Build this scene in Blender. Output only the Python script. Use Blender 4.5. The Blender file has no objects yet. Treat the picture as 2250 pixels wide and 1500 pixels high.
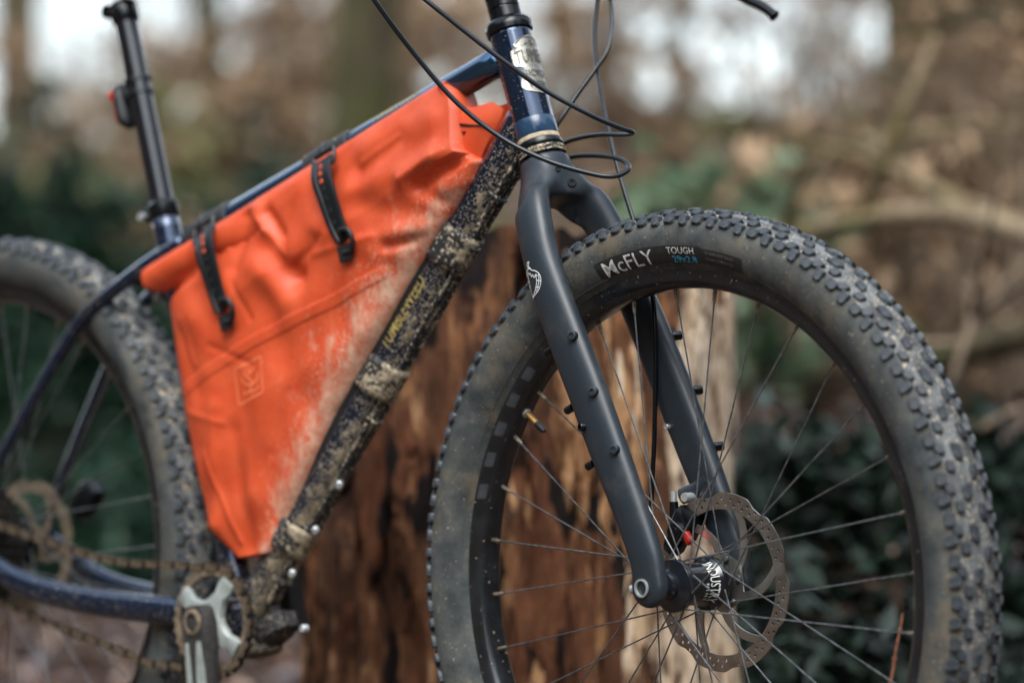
import bpy, bmesh, math, random
from mathutils import Vector, Matrix
import numpy as np

random.seed(7)
rng = np.random.default_rng(7)
sc = bpy.context.scene
COL = sc.collection
PI = math.pi
V = Vector

# ------------------------------------------------------------------ camera
cam_d = bpy.data.cameras.new('camera')
cam = bpy.data.objects.new('camera', cam_d)
COL.objects.link(cam)
CAM_R = [[0.68231862, 0.731033, -0.00566151], [-0.00858825, 0.00027171, -0.99996308], [-0.73100447, 0.68234206, 0.00646369]]
CAM_C = (2.389347, -2.477932, 0.602807)
right, up, back = V(CAM_R[0]), -V(CAM_R[1]), -V(CAM_R[2])
m = Matrix.Identity(4)
for i in range(3):
    m[i][0], m[i][1], m[i][2], m[i][3] = right[i], up[i], back[i], CAM_C[i]
cam.matrix_world = m
cam_d.lens = 120.0
cam_d.sensor_width = 36.0
cam_d.sensor_fit = 'HORIZONTAL'
cam_d.clip_start = 0.05
cam_d.clip_end = 400.0
cam_d.dof.use_dof = True
cam_d.dof.focus_distance = 3.47
cam_d.dof.aperture_fstop = 2.35
sc.camera = cam

# ------------------------------------------------------------------ sky, sun, exposure
SUN_EL, SUN_AZ = math.radians(56), math.radians(133)
world = bpy.data.worlds.new('World')
sc.world = world
world.use_nodes = True
wn, wl = world.node_tree.nodes, world.node_tree.links
wn.clear()
sky = wn.new('ShaderNodeTexSky')
sky.sky_type = 'NISHITA'
sky.sun_disc = False
sky.sun_elevation = SUN_EL
sky.sun_rotation = SUN_AZ
sky.air_density = 1.0
sky.dust_density = 2.0
hs = wn.new('ShaderNodeHueSaturation')
hs.inputs['Saturation'].default_value = 0.42        # overcast: the blue is washed out
tint = wn.new('ShaderNodeMix'); tint.data_type = 'RGBA'; tint.blend_type = 'MULTIPLY'
tint.inputs[0].default_value = 1.0
tint.inputs[7].default_value = (0.97, 1.0, 1.0, 1)
bg = wn.new('ShaderNodeBackground')
bg.inputs['Strength'].default_value = 0.15
wo = wn.new('ShaderNodeOutputWorld')
wl.new(sky.outputs[0], hs.inputs['Color'])
wl.new(hs.outputs[0], tint.inputs[6])
wl.new(tint.outputs[2], bg.inputs[0])
wl.new(bg.outputs[0], wo.inputs[0])

sun_d = bpy.data.lights.new('sun', 'SUN')
sun_d.energy = 0.9
sun_d.angle = math.radians(40)
sun_d.color = (1.0, 0.985, 0.96)
sun = bpy.data.objects.new('sun', sun_d)
COL.objects.link(sun)
# the sky's sun direction: rotation is measured from +Y towards +X
sdir = V((math.sin(SUN_AZ) * math.cos(SUN_EL), math.cos(SUN_AZ) * math.cos(SUN_EL), math.sin(SUN_EL)))
sun.rotation_euler = sdir.to_track_quat('Z', 'Y').to_euler()
sun.location = sdir * 30

sc.view_settings.view_transform = 'Standard'
sc.view_settings.look = 'None'
sc.view_settings.exposure = 1.58
sc.view_settings.gamma = 1.0
sc.view_settings.use_curve_mapping = False
sc.render.engine = 'CYCLES'
sc.cycles.use_denoising = True
sc.cycles.max_bounces = 6
sc.cycles.transparent_max_bounces = 8

# plan coordinates seen from the path: r metres to the right, d metres away from the camera
RH = V((right.x, right.y, 0)).normalized()
FH = V((-back.x, -back.y, 0)).normalized()
C0 = V((CAM_C[0], CAM_C[1], 0))
def plan(r, d, z=0.0):
    return C0 + RH * r + FH * d + V((0, 0, z))

# ------------------------------------------------------------------ mesh helpers
class MB:
    def __init__(s):
        s.v, s.f, s.a = [], [], []      # verts, faces, per-vertex value
        s.mi = []
    def add(s, vs, fs, a=0.0, mi=0):
        o = len(s.v)
        s.v += [tuple(p) for p in vs]
        s.f += [tuple(i + o for i in f) for f in fs]
        s.a += list(a) if hasattr(a, '__len__') else [a] * len(vs)
        s.mi += [mi] * len(fs)
        return s
    def rings(s, rings, closed=False, caps=True, a=0.0, mi=0):
        n = len(rings[0]); k = len(rings)
        vs = [p for r in rings for p in r]
        fs = []
        for i in range(k if closed else k - 1):
            j = (i + 1) % k
            for q in range(n):
                w = (q + 1) % n
                fs.append((i * n + q, i * n + w, j * n + w, j * n + q))
        if caps and not closed:
            fs.append(tuple(range(n))[::-1]); fs.append(tuple((k - 1) * n + q for q in range(n)))
        if hasattr(a, '__len__') and len(a) == k:
            a = [x for x in a for _ in range(n)]
        return s.add(vs, fs, a, mi)
    def tube(s, pts, rad, n=10, a=0.0, caps=True, flat=1.0, upv=None):
        pts = [V(p) for p in pts]
        k = len(pts)
        rad = [rad] * k if not hasattr(rad, '__len__') else rad
        t0 = (pts[1] - pts[0]).normalized()
        u = V(upv) if upv is not None else (V((0, 0, 1)) if abs(t0.z) < 0.9 else V((1, 0, 0)))
        u = (u - t0 * u.dot(t0)).normalized()
        rs = []
        for i in range(k):
            t = (pts[min(i + 1, k - 1)] - pts[max(i - 1, 0)]).normalized()
            u = (u - t * u.dot(t)).normalized()
            w = t.cross(u)
            rs.append([pts[i] + (u * math.cos(2 * PI * q / n) + w * math.sin(2 * PI * q / n) * flat) * rad[i] for q in range(n)])
        return s.rings(rs, False, caps, a)
    def lathe(s, prof, c, ax=(0, 1, 0), n=64, closed=False, a=0.0, caps=False):
        """prof: (radius, along axis)"""
        ax = V(ax).normalized()
        u = ax.orthogonal().normalized() if abs(ax.y) < 0.99 else V((1, 0, 0))
        w = ax.cross(u)
        c = V(c)
        rs = [[c + ax * l + (u * math.cos(2 * PI * q / n) + w * math.sin(2 * PI * q / n)) * r for q in range(n)] for r, l in prof]
        return s.rings(rs, closed, caps, a)
    def box(s, c, X, Y, Z, bev=0.0, a=0.0):
        """box with half axes X, Y, Z (vectors), chamfered by the fraction bev"""
        c, X, Y, Z = V(c), V(X), V(Y), V(Z)
        if bev <= 0:
            vs = [c + X * i + Y * j + Z * k for k in (-1, 1) for j in (-1, 1) for i in (-1, 1)]
            fs = [(0, 2, 3, 1), (4, 5, 7, 6), (0, 1, 5, 4), (2, 6, 7, 3), (0, 4, 6, 2), (1, 3, 7, 5)]
            return s.add(vs, fs, a)
        b = 1 - bev
        def oct_(h, q):
            return [c + X * i * q + Y * j * q + Z * h for i, j in ((1, b), (b, 1), (-b, 1), (-1, b), (-1, -b), (-b, -1), (b, -1), (1, -b))]
        return s.rings([oct_(-1, b), oct_(-b, 1), oct_(b, 1), oct_(1, b)], a=a)
    def xf(s, M):
        s.v = [tuple(M @ V(p)) for p in s.v]
        return s
    def mesh(s, name):
        me = bpy.data.meshes.new(name)
        me.from_pydata(s.v, [], s.f)
        if any(s.a):
            at = me.attributes.new('mk', 'FLOAT', 'POINT')
            at.data.foreach_set('value', np.array(s.a, dtype=np.float32))
        return me
    def build(s, name, mat, parent=None, smooth=True, mesh=None):
        me = mesh or s.mesh(name)
        for x in (mat if isinstance(mat, (list, tuple)) else [mat]):
            me.materials.append(x)
        if any(s.mi):
            me.polygons.foreach_set('material_index', s.mi)
        if smooth:
            me.polygons.foreach_set('use_smooth', [True] * len(me.polygons))
            if smooth != 2:
                me.set_sharp_from_angle(angle=math.radians(42))
        o = bpy.data.objects.new(name, me)
        COL.objects.link(o)
        if parent is not None:
            own(o, parent)
        return o
def own(o, parent):
    o.parent = parent
    o.matrix_parent_inverse = parent_world(parent).inverted()
def parent_world(p):
    M = p.matrix_basis.copy()
    if p.parent is not None:
        M = parent_world(p.parent) @ p.matrix_parent_inverse @ M
    return M
def empty(name, loc, parent=None):
    o = bpy.data.objects.new(name, None)
    o.location = loc
    o.empty_display_size = 0.05
    COL.objects.link(o)
    if parent is not None:
        own(o, parent)
    return o
def tag(o, label=None, cat=None, group=None, kind=None):
    for k, x in (('label', label), ('category', cat), ('group', group), ('kind', kind)):
        if x: o[k] = x
    return o
def spline(pts, n=12):
    """Catmull-Rom through points"""
    P = [np.array(p, float) for p in pts]
    P = [2 * P[0] - P[1]] + P + [2 * P[-1] - P[-2]]
    out = []
    for i in range(1, len(P) - 2):
        for t in np.linspace(0, 1, n, endpoint=False):
            a, b, c, d = P[i - 1], P[i], P[i + 1], P[i + 2]
            out.append(0.5 * (2 * b + (c - a) * t + (2 * a - 5 * b + 4 * c - d) * t * t + (3 * b - a - 3 * c + d) * t ** 3))
    out.append(P[-2])
    return out
def text_tris(body, size=1.0, offset=0.0, spacing=1.0, shear=0.0):
    """flat lettering as vertices and triangles, built from the built-in font"""
    cu = bpy.data.curves.new('lettering_source', 'FONT')
    cu.body = body; cu.size = size; cu.offset = offset; cu.space_character = spacing; cu.shear = shear
    cu.resolution_u = 3
    o = bpy.data.objects.new('lettering_source', cu)
    COL.objects.link(o)
    bpy.context.view_layer.update()
    me = o.evaluated_get(bpy.context.evaluated_depsgraph_get()).to_mesh()
    vs = [tuple(v.co) for v in me.vertices]
    fs = [tuple(p.vertices) for p in me.polygons]
    o.to_mesh_clear()
    bpy.data.objects.remove(o); bpy.data.curves.remove(cu)
    return vs, fs

def refine(vs, fs, n=1):
    """split every triangle in four, n times, so that lettering can follow a curved surface"""
    vs, fs = list(vs), [f for f in fs if len(f) == 3] + [(f[0], f[i], f[i + 1]) for f in fs if len(f) > 3 for i in range(1, len(f) - 1)]
    for _ in range(n):
        mid, out = {}, []
        def mp(a, b):
            k = (min(a, b), max(a, b))
            if k not in mid:
                mid[k] = len(vs); vs.append(tuple((x + y) / 2 for x, y in zip(vs[a], vs[b])))
            return mid[k]
        for a, b, c in fs:
            ab, bc, ca = mp(a, b), mp(b, c), mp(c, a)
            out += [(a, ab, ca), (ab, b, bc), (ca, bc, c), (ab, bc, ca)]
        fs = out
    return vs, fs

# ------------------------------------------------------------------ materials
def S(r, g, b):
    """sRGB 0-255 to linear"""
    return tuple(((c / 255) / 12.92 if c / 255 <= 0.04045 else ((c / 255 + 0.055) / 1.055) ** 2.4) for c in (r, g, b)) + (1,)
class NT:
    def __init__(s, name):
        s.m = bpy.data.materials.new(name); s.m.use_nodes = True
        s.t = s.m.node_tree; s.n = s.t.nodes; s.l = s.t.links
        s.b = s.n['Principled BSDF']
        s.co = None
    def coord(s):
        if s.co is None:
            s.co = s.n.new('ShaderNodeTexCoord').outputs['Object']
        return s.co
    def mapped(s, scale):
        mp = s.n.new('ShaderNodeMapping'); mp.inputs['Scale'].default_value = scale
        s.l.new(s.coord(), mp.inputs[0]); return mp.outputs[0]
    def noise(s, scale, detail=4, rough=0.55, vec=None, dist=0.0):
        t = s.n.new('ShaderNodeTexNoise')
        t.inputs['Scale'].default_value = scale; t.inputs['Detail'].default_value = detail
        t.inputs['Roughness'].default_value = rough; t.inputs['Distortion'].default_value = dist
        s.l.new(vec if vec is not None else s.coord(), t.inputs['Vector'])
        return t.outputs['Fac']
    def ramp(s, fac, stops):
        r = s.n.new('ShaderNodeValToRGB')
        e = r.color_ramp.elements
        while len(e) < len(stops): e.new(0.5)
        for q, (p, c) in zip(e, stops):
            q.position = p; q.color = c if len(c) == 4 else tuple(c) + (1,)
        s.l.new(fac, r.inputs[0]); return r.outputs[0]
    def step(s, fac, a, b):
        """0 below a, 1 above b"""
        r = s.n.new('ShaderNodeMapRange'); r.interpolation_type = 'SMOOTHSTEP'
        r.inputs[1].default_value = a; r.inputs[2].default_value = b
        s.l.new(fac, r.inputs[0]); return r.outputs[0]
    def math(s, op, a, b):
        q = s.n.new('ShaderNodeMath'); q.operation = op
        for i, x in enumerate((a, b)):
            if isinstance(x, (int, float)): q.inputs[i].default_value = x
            else: s.l.new(x, q.inputs[i])
        return q.outputs[0]
    def mix(s, fac, a, b):
        q = s.n.new('ShaderNodeMix'); q.data_type = 'RGBA'
        for i, x in ((0, fac), (6, a), (7, b)):
            if isinstance(x, (int, float, tuple)): q.inputs[i].default_value = x
            else: s.l.new(x, q.inputs[i])
        return q.outputs[2]
    def attr(s, name='mk'):
        q = s.n.new('ShaderNodeAttribute'); q.attribute_name = name; return q.outputs['Fac']
    def bump(s, h, strength=0.3, dist=0.002):
        q = s.n.new('ShaderNodeBump'); q.inputs['Strength'].default_value = strength; q.inputs['Distance'].default_value = dist
        s.l.new(h, q.inputs['Height']); s.l.new(q.outputs[0], s.b.inputs['Normal'])
    def set(s, color=None, rough=None, metal=None, coat=None, spec=None):
        for k, x in (('Base Color', color), ('Roughness', rough), ('Metallic', metal), ('Coat Weight', coat), ('Specular IOR Level', spec)):
            if x is None: continue
            if isinstance(x, (int, float, tuple)): s.b.inputs[k].default_value = x
            else: s.l.new(x, s.b.inputs[k])
        return s
def simple(name, c1, c2=None, rough=0.5, metal=0.0, scale=60.0, bump=0.0, coat=None, spec=None, detail=4):
    t = NT(name)
    h = t.noise(scale, detail)
    c2 = c2 or tuple(x * 0.75 for x in c1[:3]) + (1,)
    t.set(t.ramp(h, [(0.35, c1), (0.65, c2)]), rough, metal, coat, spec)
    if bump: t.bump(h, bump, 0.001)
    return t.m
MUD_A, MUD_B = S(196, 182, 154), S(138, 124, 100)
def muddy(name, base, rough, coat=0.0, fine=500.0, metal=0.0, base2=None, gain=1.0, spec=None):
    """paint or rubber under dried mud; the vertex value 'mk' says how much mud stuck there"""
    t = NT(name)
    b = base if base2 is None else t.ramp(t.noise(40), [(0.4, base), (0.62, base2)])
    n1 = t.noise(fine, 2, 0.5); n2 = t.noise(fine * 0.16, 5, 0.7); n3 = t.noise(fine * 0.5, 3, 0.6)
    at = t.attr()
    grit = t.step(t.math('ADD', n1, t.math('MULTIPLY', at, 0.24 * gain)), 0.665, 0.715)          # thrown specks
    crust = t.step(t.math('ADD', n2, t.math('MULTIPLY', at, 0.40 * gain)), 0.70, 0.80)         # caked patches
    film = t.math('MULTIPLY', t.step(t.math('ADD', n2, t.math('MULTIPLY', at, 0.5 * gain)), 0.74, 1.1), 0.22)
    h = t.math('ADD', n1, n2)
    mask = t.math('MAXIMUM', t.math('MAXIMUM', grit, t.math('MULTIPLY', crust, 0.92)), film)
    col = t.ramp(n3, [(0.3, MUD_B), (0.6, MUD_A)])
    t.set(t.mix(mask, b, col), t.math('ADD', t.math('MULTIPLY', mask, 0.85 - rough), rough), metal,
          t.math('MULTIPLY', t.math('SUBTRACT', 1.0, mask), coat), spec)
    t.bump(t.math('MULTIPLY', mask, t.math('ADD', h, 0.4)), 0.6, 0.0022)
    return t.m
M = {}
M['navy'] = muddy('navy_paint', S(11, 40, 68), 0.11, 1.0, metal=0.65)
M['navy_clean'] = simple('navy_paint_clean', S(44, 86, 120), S(38, 78, 112), 0.1, 0.85, 30, coat=1.0)
M['fork'] = simple('matt_charcoal_carbon', S(37, 46, 53), S(33, 42, 49), 0.40, 0, 900, bump=0.04)
def fork_mat():
    t = NT('matt_charcoal_carbon')
    a = t.noise(14, 5, 0.65); g = t.noise(700, 2, 0.5); f = t.noise(900, 3)
    base = t.ramp(f, [(0.35, S(37, 46, 53)), (0.65, S(33, 42, 49))])
    dust = t.math('MULTIPLY', t.step(a, 0.52, 0.72), 0.10)
    col = t.mix(t.math('MAXIMUM', dust, t.math('MULTIPLY', t.step(g, 0.73, 0.76), 0.35)), base, S(150, 142, 126))
    t.set(col, t.math('ADD', t.math('MULTIPLY', a, 0.34), 0.24))
    t.bump(f, 0.04, 0.001)
    return t.m
M['fork'] = fork_mat()
M['black'] = simple('black_anodised', S(13, 20, 23), S(9, 14, 17), 0.25, 0.2, 80)
M['black_matt'] = simple('black_plastic', S(14, 22, 25), S(10, 16, 18), 0.5, 0, 90)
M['rubber'] = simple('black_strap_rubber', S(18, 27, 31), S(13, 20, 24), 0.42, 0, 120, bump=0.05)
M['hose'] = simple('cable_housing', S(22, 31, 37), S(17, 26, 32), 0.3, 0, 200)
M['hose_muddy'] = muddy('cable_housing_muddy', S(34, 40, 46), 0.4, 0.0, 320)
M['steel'] = simple('spoke_steel', S(128, 132, 134), S(84, 88, 90), 0.3, 0.6, 150)
M['brass'] = simple('nipple_alloy', S(168, 158, 140), S(110, 100, 84), 0.4, 0.7, 300)
M['gold'] = simple('valve_brass', S(196, 160, 92), S(170, 130, 70), 0.35, 0.8, 200)
M['silver'] = simple('polished_alloy', S(205, 212, 212), S(180, 186, 186), 0.3, 0.55, 60)
M['spider'] = simple('pale_painted_alloy', S(158, 166, 162), S(134, 142, 138), 0.35, 0.1, 60)
M['white'] = simple('white_print', S(225, 226, 222), S(200, 202, 200), 0.6, 0, 500)
M['blueprint'] = simple('cyan_print', S(70, 178, 208), S(50, 150, 182), 0.6, 0, 500)
M['grey_print'] = simple('worn_grey_print', S(120, 120, 112), S(90, 90, 84), 0.7, 0, 500)
M['yellow_print'] = simple('yellow_print', S(172, 152, 86), S(140, 122, 66), 0.5, 0, 500)
M['orange_print'] = simple('pale_orange_print', S(240, 132, 84), S(234, 118, 74), 0.6, 0, 200)
M['badge'] = simple('pewter_badge', S(172, 170, 160), S(138, 135, 124), 0.36, 0.75, 300, bump=0.1)
M['badge_dark'] = simple('pewter_recess', S(112, 110, 102), S(92, 90, 82), 0.5, 0.6, 300)
M['red'] = simple('red_lens', S(190, 40, 30), S(150, 26, 22), 0.2, 0, 60)
M['red_anod'] = simple('red_anodised', S(200, 50, 34), S(180, 40, 28), 0.3, 0.3, 60)
M['tape'] = simple('clear_protection_film', S(24, 50, 78), S(48, 74, 98), 0.15, 0, 45)
M['dried_edge'] = simple('dried_mud_edge', S(186, 172, 146), S(150, 136, 112), 0.8, 0, 160, bump=0.2)
def tyre_mat():
    t = NT('dusty_tyre_rubber')
    a = t.noise(26, 5, 0.62); b = t.noise(300, 3, 0.6); c = t.noise(9, 3)
    dust = t.ramp(a, [(0.34, S(46, 52, 54)), (0.5, S(70, 75, 75)), (0.68, S(100, 100, 94))])
    col = t.mix(t.step(c, 0.42, 0.66), dust, t.ramp(b, [(0.35, S(62, 66, 65)), (0.7, S(88, 88, 82))]))
    low = t.step(t.noise(16, 5, 0.7), 0.50, 0.68)
    col = t.mix(t.math('MULTIPLY', low, 0.55), col, S(116, 104, 84))
    fl = t.step(t.noise(420, 2, 0.5), 0.71, 0.75)
    t.set(t.mix(fl, col, MUD_A), 0.82, 0, None, 0.3)
    t.bump(t.math('ADD', a, t.math('MULTIPLY', b, 0.5)), 0.25, 0.0012)
    return t.m
M['tyre'] = tyre_mat()
def knob_mat():
    t = NT('tread_rubber')
    a = t.noise(120, 4, 0.6); 
    t.set(t.ramp(a, [(0.36, S(30, 35, 39)), (0.52, S(52, 59, 65)), (0.7, S(100, 102, 102))]), 0.6, 0, None, 0.45)
    t.bump(a, 0.3, 0.001)
    return t.m
M['knob'] = knob_mat()
M['tread_floor'] = muddy('muddy_tread_floor', S(62, 64, 66), 0.8, 0, 300, base2=S(106, 110, 111))
M['rim'] = muddy('black_rim', S(20, 23, 26), 0.28, 0.3, 300, base2=S(30, 34, 38))
M['patch'] = simple('black_sidewall_panel', S(34, 36, 36), S(46, 48, 46), 0.55, 0, 120)
M['decal_grey'] = simple('grey_decal', S(60, 65, 70), S(50, 54, 58), 0.45, 0, 120)
M['decal_black'] = simple('black_decal', S(16, 18, 20), S(22, 24, 26), 0.4, 0, 120)
def rotor_mat():
    t = NT('brake_rotor_steel')
    sep = t.n.new('ShaderNodeSeparateXYZ'); t.l.new(t.coord(), sep.inputs[0])
    r = t.math('SQRT', t.math('ADD', t.math('MULTIPLY', sep.outputs[0], sep.outputs[0]), t.math('MULTIPLY', sep.outputs[1], sep.outputs[1])), 0)
    band = t.step(r, 0.0735, 0.0745)
    w = t.noise(40, 4)
    c1 = t.ramp(w, [(0.35, S(186, 184, 176)), (0.65, S(154, 152, 144))])
    c2 = t.ramp(w, [(0.3, S(178, 172, 162)), (0.7, S(138, 128, 116))])
    t.set(t.mix(band, c1, c2), 0.28, 0.85)
    t.bump(t.noise(700, 2), 0.1, 0.0005)
    return t.m
M['rotor'] = rotor_mat()
def bag_mat():
    t = NT('orange_coated_canvas')
    a = t.noise(30, 4, 0.6); fib = t.noise(900, 2)
    base = t.ramp(a, [(0.35, S(200, 74, 37)), (0.65, S(211, 87, 49))])
    n1 = t.noise(420, 3, 0.6, t.mapped((1.2, 1, 0.7))); n2 = t.noise(46, 6, 0.75, t.mapped((1.3, 1, 0.6)))
    at = t.attr()
    grit = t.step(t.math('ADD', n1, t.math('MULTIPLY', at, 0.24)), 0.68, 0.75)
    film = t.math('MULTIPLY', t.step(t.math('ADD', n2, t.math('MULTIPLY', at, 0.42)), 0.62, 0.95), 0.8)
    mask = t.math('MAXIMUM', t.math('MULTIPLY', grit, 0.7), film)
    mud = t.ramp(t.noise(90, 3), [(0.35, S(186, 154, 126)), (0.65, S(222, 194, 168))])
    t.set(t.mix(mask, base, mud), t.math('ADD', t.math('MULTIPLY', mask, 0.35), 0.48), 0, None, 0.4)
    t.bump(t.math('ADD', t.math('MULTIPLY', mask, 0.8), t.math('MULTIPLY', fib, 0.15)), 0.25, 0.0012)
    return t.m
M['bag'] = bag_mat()
M['bag_black'] = simple('black_webbing', S(20, 20, 22), S(14, 14, 15), 0.9, 0, 200, bump=0.2)
M['velcro'] = muddy('black_velcro_strap', S(40, 42, 44), 0.6, 0, 240)
M['chainmat'] = simple('dirty_chain_steel', S(122, 106, 84), S(62, 54, 46), 0.6, 0.4, 220, bump=0.2)
M['chaindark'] = simple('greasy_chain_steel', S(44, 40, 36), S(22, 21, 20), 0.5, 0.4, 220)
M['ringmat'] = simple('dirty_chainring', S(140, 124, 102), S(88, 78, 66), 0.65, 0.2, 160, bump=0.2)
M['crank_dirty'] = simple('muddy_crank_side', S(58, 55, 53), S(28, 28, 28), 0.75, 0.1, 240, bump=0.3)

# ------------------------------------------------------------------ bicycle reference frames
WZ = 0.38                                   # wheel radius = axle height
FM = Matrix([[0.99723795, -0.07426604, -0.00101555, -0.00015008], [0.07426604, 0.99686455, 0.02730602, 0.00403547], [-0.00101555, -0.02730602, 0.99962661, 0.37994482], [0.0, 0.0, 0.0, 1.0]])                          # frame coordinates (front axle = origin) -> world
HA = 1.21846
AXD = V((-math.cos(HA), 0, math.sin(HA)))   # steering axis, in frame and in wheel coordinates
APT = V((-0.051 * math.sin(HA), 0, -0.051 * math.cos(HA)))
FWD = V((math.sin(HA), 0, math.cos(HA)))
def Fp(p): return FM @ V(p)
def Wp(x, y, z): return V((x, y, z + WZ))
BB = V((-0.66482, 0, -0.06814)); RA = V((-1.10705, 0, 0.00230))
SA = 1.26173
SD = V((-math.cos(SA), 0, math.sin(SA)))

# ================================================================== STRUCTURE (ground first)
def hgt(r, d):
    """ground height on the plan"""
    def ss(a, b, x):
        t = min(1, max(0, (x - a) / (b - a))); return t * t * (3 - 2 * t)
    z = 0.0
    bank = ss(0.18, 0.42, r + 0.05 * math.sin(3 * d)) * ss(4.85, 5.15, d + 0.05 * math.sin(9 * r)) * (1 - 0.35 * ss(1.6, 3.5, r))
    z += 0.40 * bank + 0.08 * bank * ss(5.2, 7.5, d)
    z += 1.25 * ss(9.5, 21, d) + 2.2 * ss(18, 45, d)
    z += 5.0 * (1 - ss(-6.5, -1.2, d)) * ss(.7, 1.9, abs(r + 1.6)) + 4.8 * ss(2.6, 7.0, abs(r)) * (1 - ss(7, 12, d)) + 1.6 * ss(.74, 1.25, r - .02 * d) * (1 - ss(4.4, 5.6, d)) * ss(.2, 1.0, d)      # unseen banks added round the camera to block low sky light; gap for reflections
    z += 0.03 * math.sin(2.3 * r + d) * math.sin(1.7 * d) * ss(3, 6, abs(r) + d * 0.5)
    return z
def litter_ground():
    t = NT('leaf_litter_soil')
    a = t.noise(7, 6, 0.7); b = t.noise(38, 4, 0.6)
    c = t.ramp(a, [(0.32, S(28, 23, 20)), (0.5, S(74, 57, 45)), (0.68, S(110, 88, 70))])
    t.set(t.mix(t.step(b, 0.45, 0.65), c, S(74, 56, 44)), 0.9)
    t.bump(b, 0.6, 0.03)
    return t.m
rs_ = sorted(set([-140, -80, -40, -20, -12, -9, -8, -7, -6, -5.5] + [round(-5 + 0.1 * i, 3) for i in range(101)] + [6, 7, 8, 9, 12, 20, 40, 80, 140]))
ds_ = sorted(set([-120, -60, -30, -15, -8, -6, -5, -4, -3, -2, -1, 0, 1, 2, 3] + [round(3.5 + 0.1 * i, 3) for i in range(75)] + [11.5, 12, 13, 14, 15, 16, 17, 18, 20, 22, 24, 27, 30, 34, 38, 42, 46, 55, 80, 160]))
g = MB()
g.add([plan(r, d, hgt(r, d)) for d in ds_ for r in rs_],
      [(i * len(rs_) + j, i * len(rs_) + j + 1, (i + 1) * len(rs_) + j + 1, (i + 1) * len(rs_) + j) for i in range(len(ds_) - 1) for j in range(len(rs_) - 1)])
ground = g.build('ground', litter_ground(), smooth=2)
tag(ground, 'brown leaf covered forest floor rising into a low hillside', None, None, 'structure')

# ================================================================== THE BICYCLE
bike = empty('mountain_bike', (-0.55, 0, 0))
tag(bike, 'muddy navy blue mountain bike with charcoal rigid fork standing before the stump', 'bicycle')

# ---------------------------------------------------------------- wheels
TYRE = [(.3160, .0165), (.3195, .0205), (.3260, .0268), (.3340, .0312), (.3430, .0338), (.3510, .0345), (.3580, .0335), (.3640, .0302), (.3690, .0248), (.3722, .0175), (.3742, .0090)]
tyre_prof = TYRE + [(.3750, 0)] + [(r, -l) for r, l in TYRE[::-1]]
def side_lat(r):
    """lateral half width of the tyre wall at radius r"""
    for (r0, l0), (r1, l1) in zip(TYRE, TYRE[1:]):
        if r0 <= r <= r1: return l0 + (l1 - l0) * (r - r0) / (r1 - r0)
    return TYRE[-1][1]
rim_prof = [(.3175, .0150), (.3178, .0172), (.3120, .0176), (.3060, .0168), (.3010, .0135), (.2982, .0085), (.2972, 0), (.2982, -.0085), (.3010, -.0135), (.3060, -.0168), (.3120, -.0176), (.3178, -.0172), (.3175, -.0150), (.3100, -.010), (.3100, .010)]

def knob_mesh(lx, ly, h, skew=0.0, cut=0.0):
    """a tread block: lx around the tyre, ly across, h tall; root sunk 1.5 mm"""
    b = MB()
    def ringz(z, q):
        X, Y = lx * q, ly * q
        pts = [(X, Y * .62), (X * .66, Y), (-X * .66, Y), (-X, Y * .62), (-X, -Y * .62), (-X * .66, -Y), (X * .66, -Y), (X, -Y * .62)]
        return [V((x + skew * y - cut * z, y, z)) for x, y in pts]
    b.rings([ringz(-.0025, 1.12), ringz(h * .88, 1.0), ringz(h, .92)])
    me = b.mesh('tread_knob')
    me.materials.append(M['knob'])
    return me
KN = [knob_mesh(.0063, .0049, .0042, .18), knob_mesh(.0051, .0058, .0042, -.12), knob_mesh(.0052, .0044, .0038, .3), knob_mesh(.0077, .0048, .0036, .42), knob_mesh(.0066, .0044, .0036, -.3)]
def tread_layout():
    """(angle, phi, carcass r, lateral, kind, flip)"""
    out = []
    N = 60
    for i in range(N):
        a0 = 2 * PI * i / N
        st = 2 * PI / N
        for s in (-1, 1):
            o = 0 if s < 0 else .5
            out.append((a0 + st * (o + 0.0), s * 0.98, .3655, s * .0290, 0, s))
            out.append((a0 + st * (o + 0.5), s * 1.05, .3648, s * .0296, 1, s))
            out.append((a0 + st * (o + 0.28), s * 0.52, .3716, s * .0195, 2, s))
            out.append((a0 + st * (o + 0.75), s * 0.72, .3696, s * .0246, 2, -s))
            out.append((a0 + st * (o + 0.62), s * 0.20, .3742, s * .0078, 3 if i % 2 else 4, s))
    return out
def knob_matrix(c, k):
    a, phi, r, lat, kind, flip = k
    er, et, ey = V((math.cos(a), 0, math.sin(a))), V((-math.sin(a), 0, math.cos(a))), V((0, 1, 0))
    n = er * math.cos(phi) + ey * math.sin(phi)
    t = et * flip
    w = n.cross(t)
    o = c + er * r + ey * lat
    mt = Matrix.Identity(4)
    for i in range(3): mt[i][0], mt[i][1], mt[i][2], mt[i][3] = t[i], w[i], n[i], o[i]
    return mt

def wheel_common(w, c, XF, tread_mk):
    """tyre and rim round the local point c; XF takes wheel coordinates to the world"""
    b = MB(); b.lathe(tyre_prof, (0, 0, 0), n=240)
    n = 240
    b.a = [tread_mk if abs(tyre_prof[i // n][1]) < .026 and tyre_prof[i // n][0] > .36 else 0.0 for i in range(len(b.v))]
    b.mi = [1 if i // n in (10, 11, 12) or abs(tyre_prof[i // n][1]) < .0176 and tyre_prof[i // n][0] > .37 else 0 for i in range(len(b.f))]
    b.xf(XF); ty = b.build('tyre', [M['tyre'], M['tread_floor']], w)
    b = MB(); b.lathe(rim_prof, (0, 0, 0), n=160, closed=True, a=-0.12); b.xf(XF); rm = b.build('rim', M['rim'], w)
    return ty, rm
def tube_mesh_between(b, p, q, r0, r1=None, n=6):
    b.tube([p, q], [r0, r1 if r1 is not None else r0], n)

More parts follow.
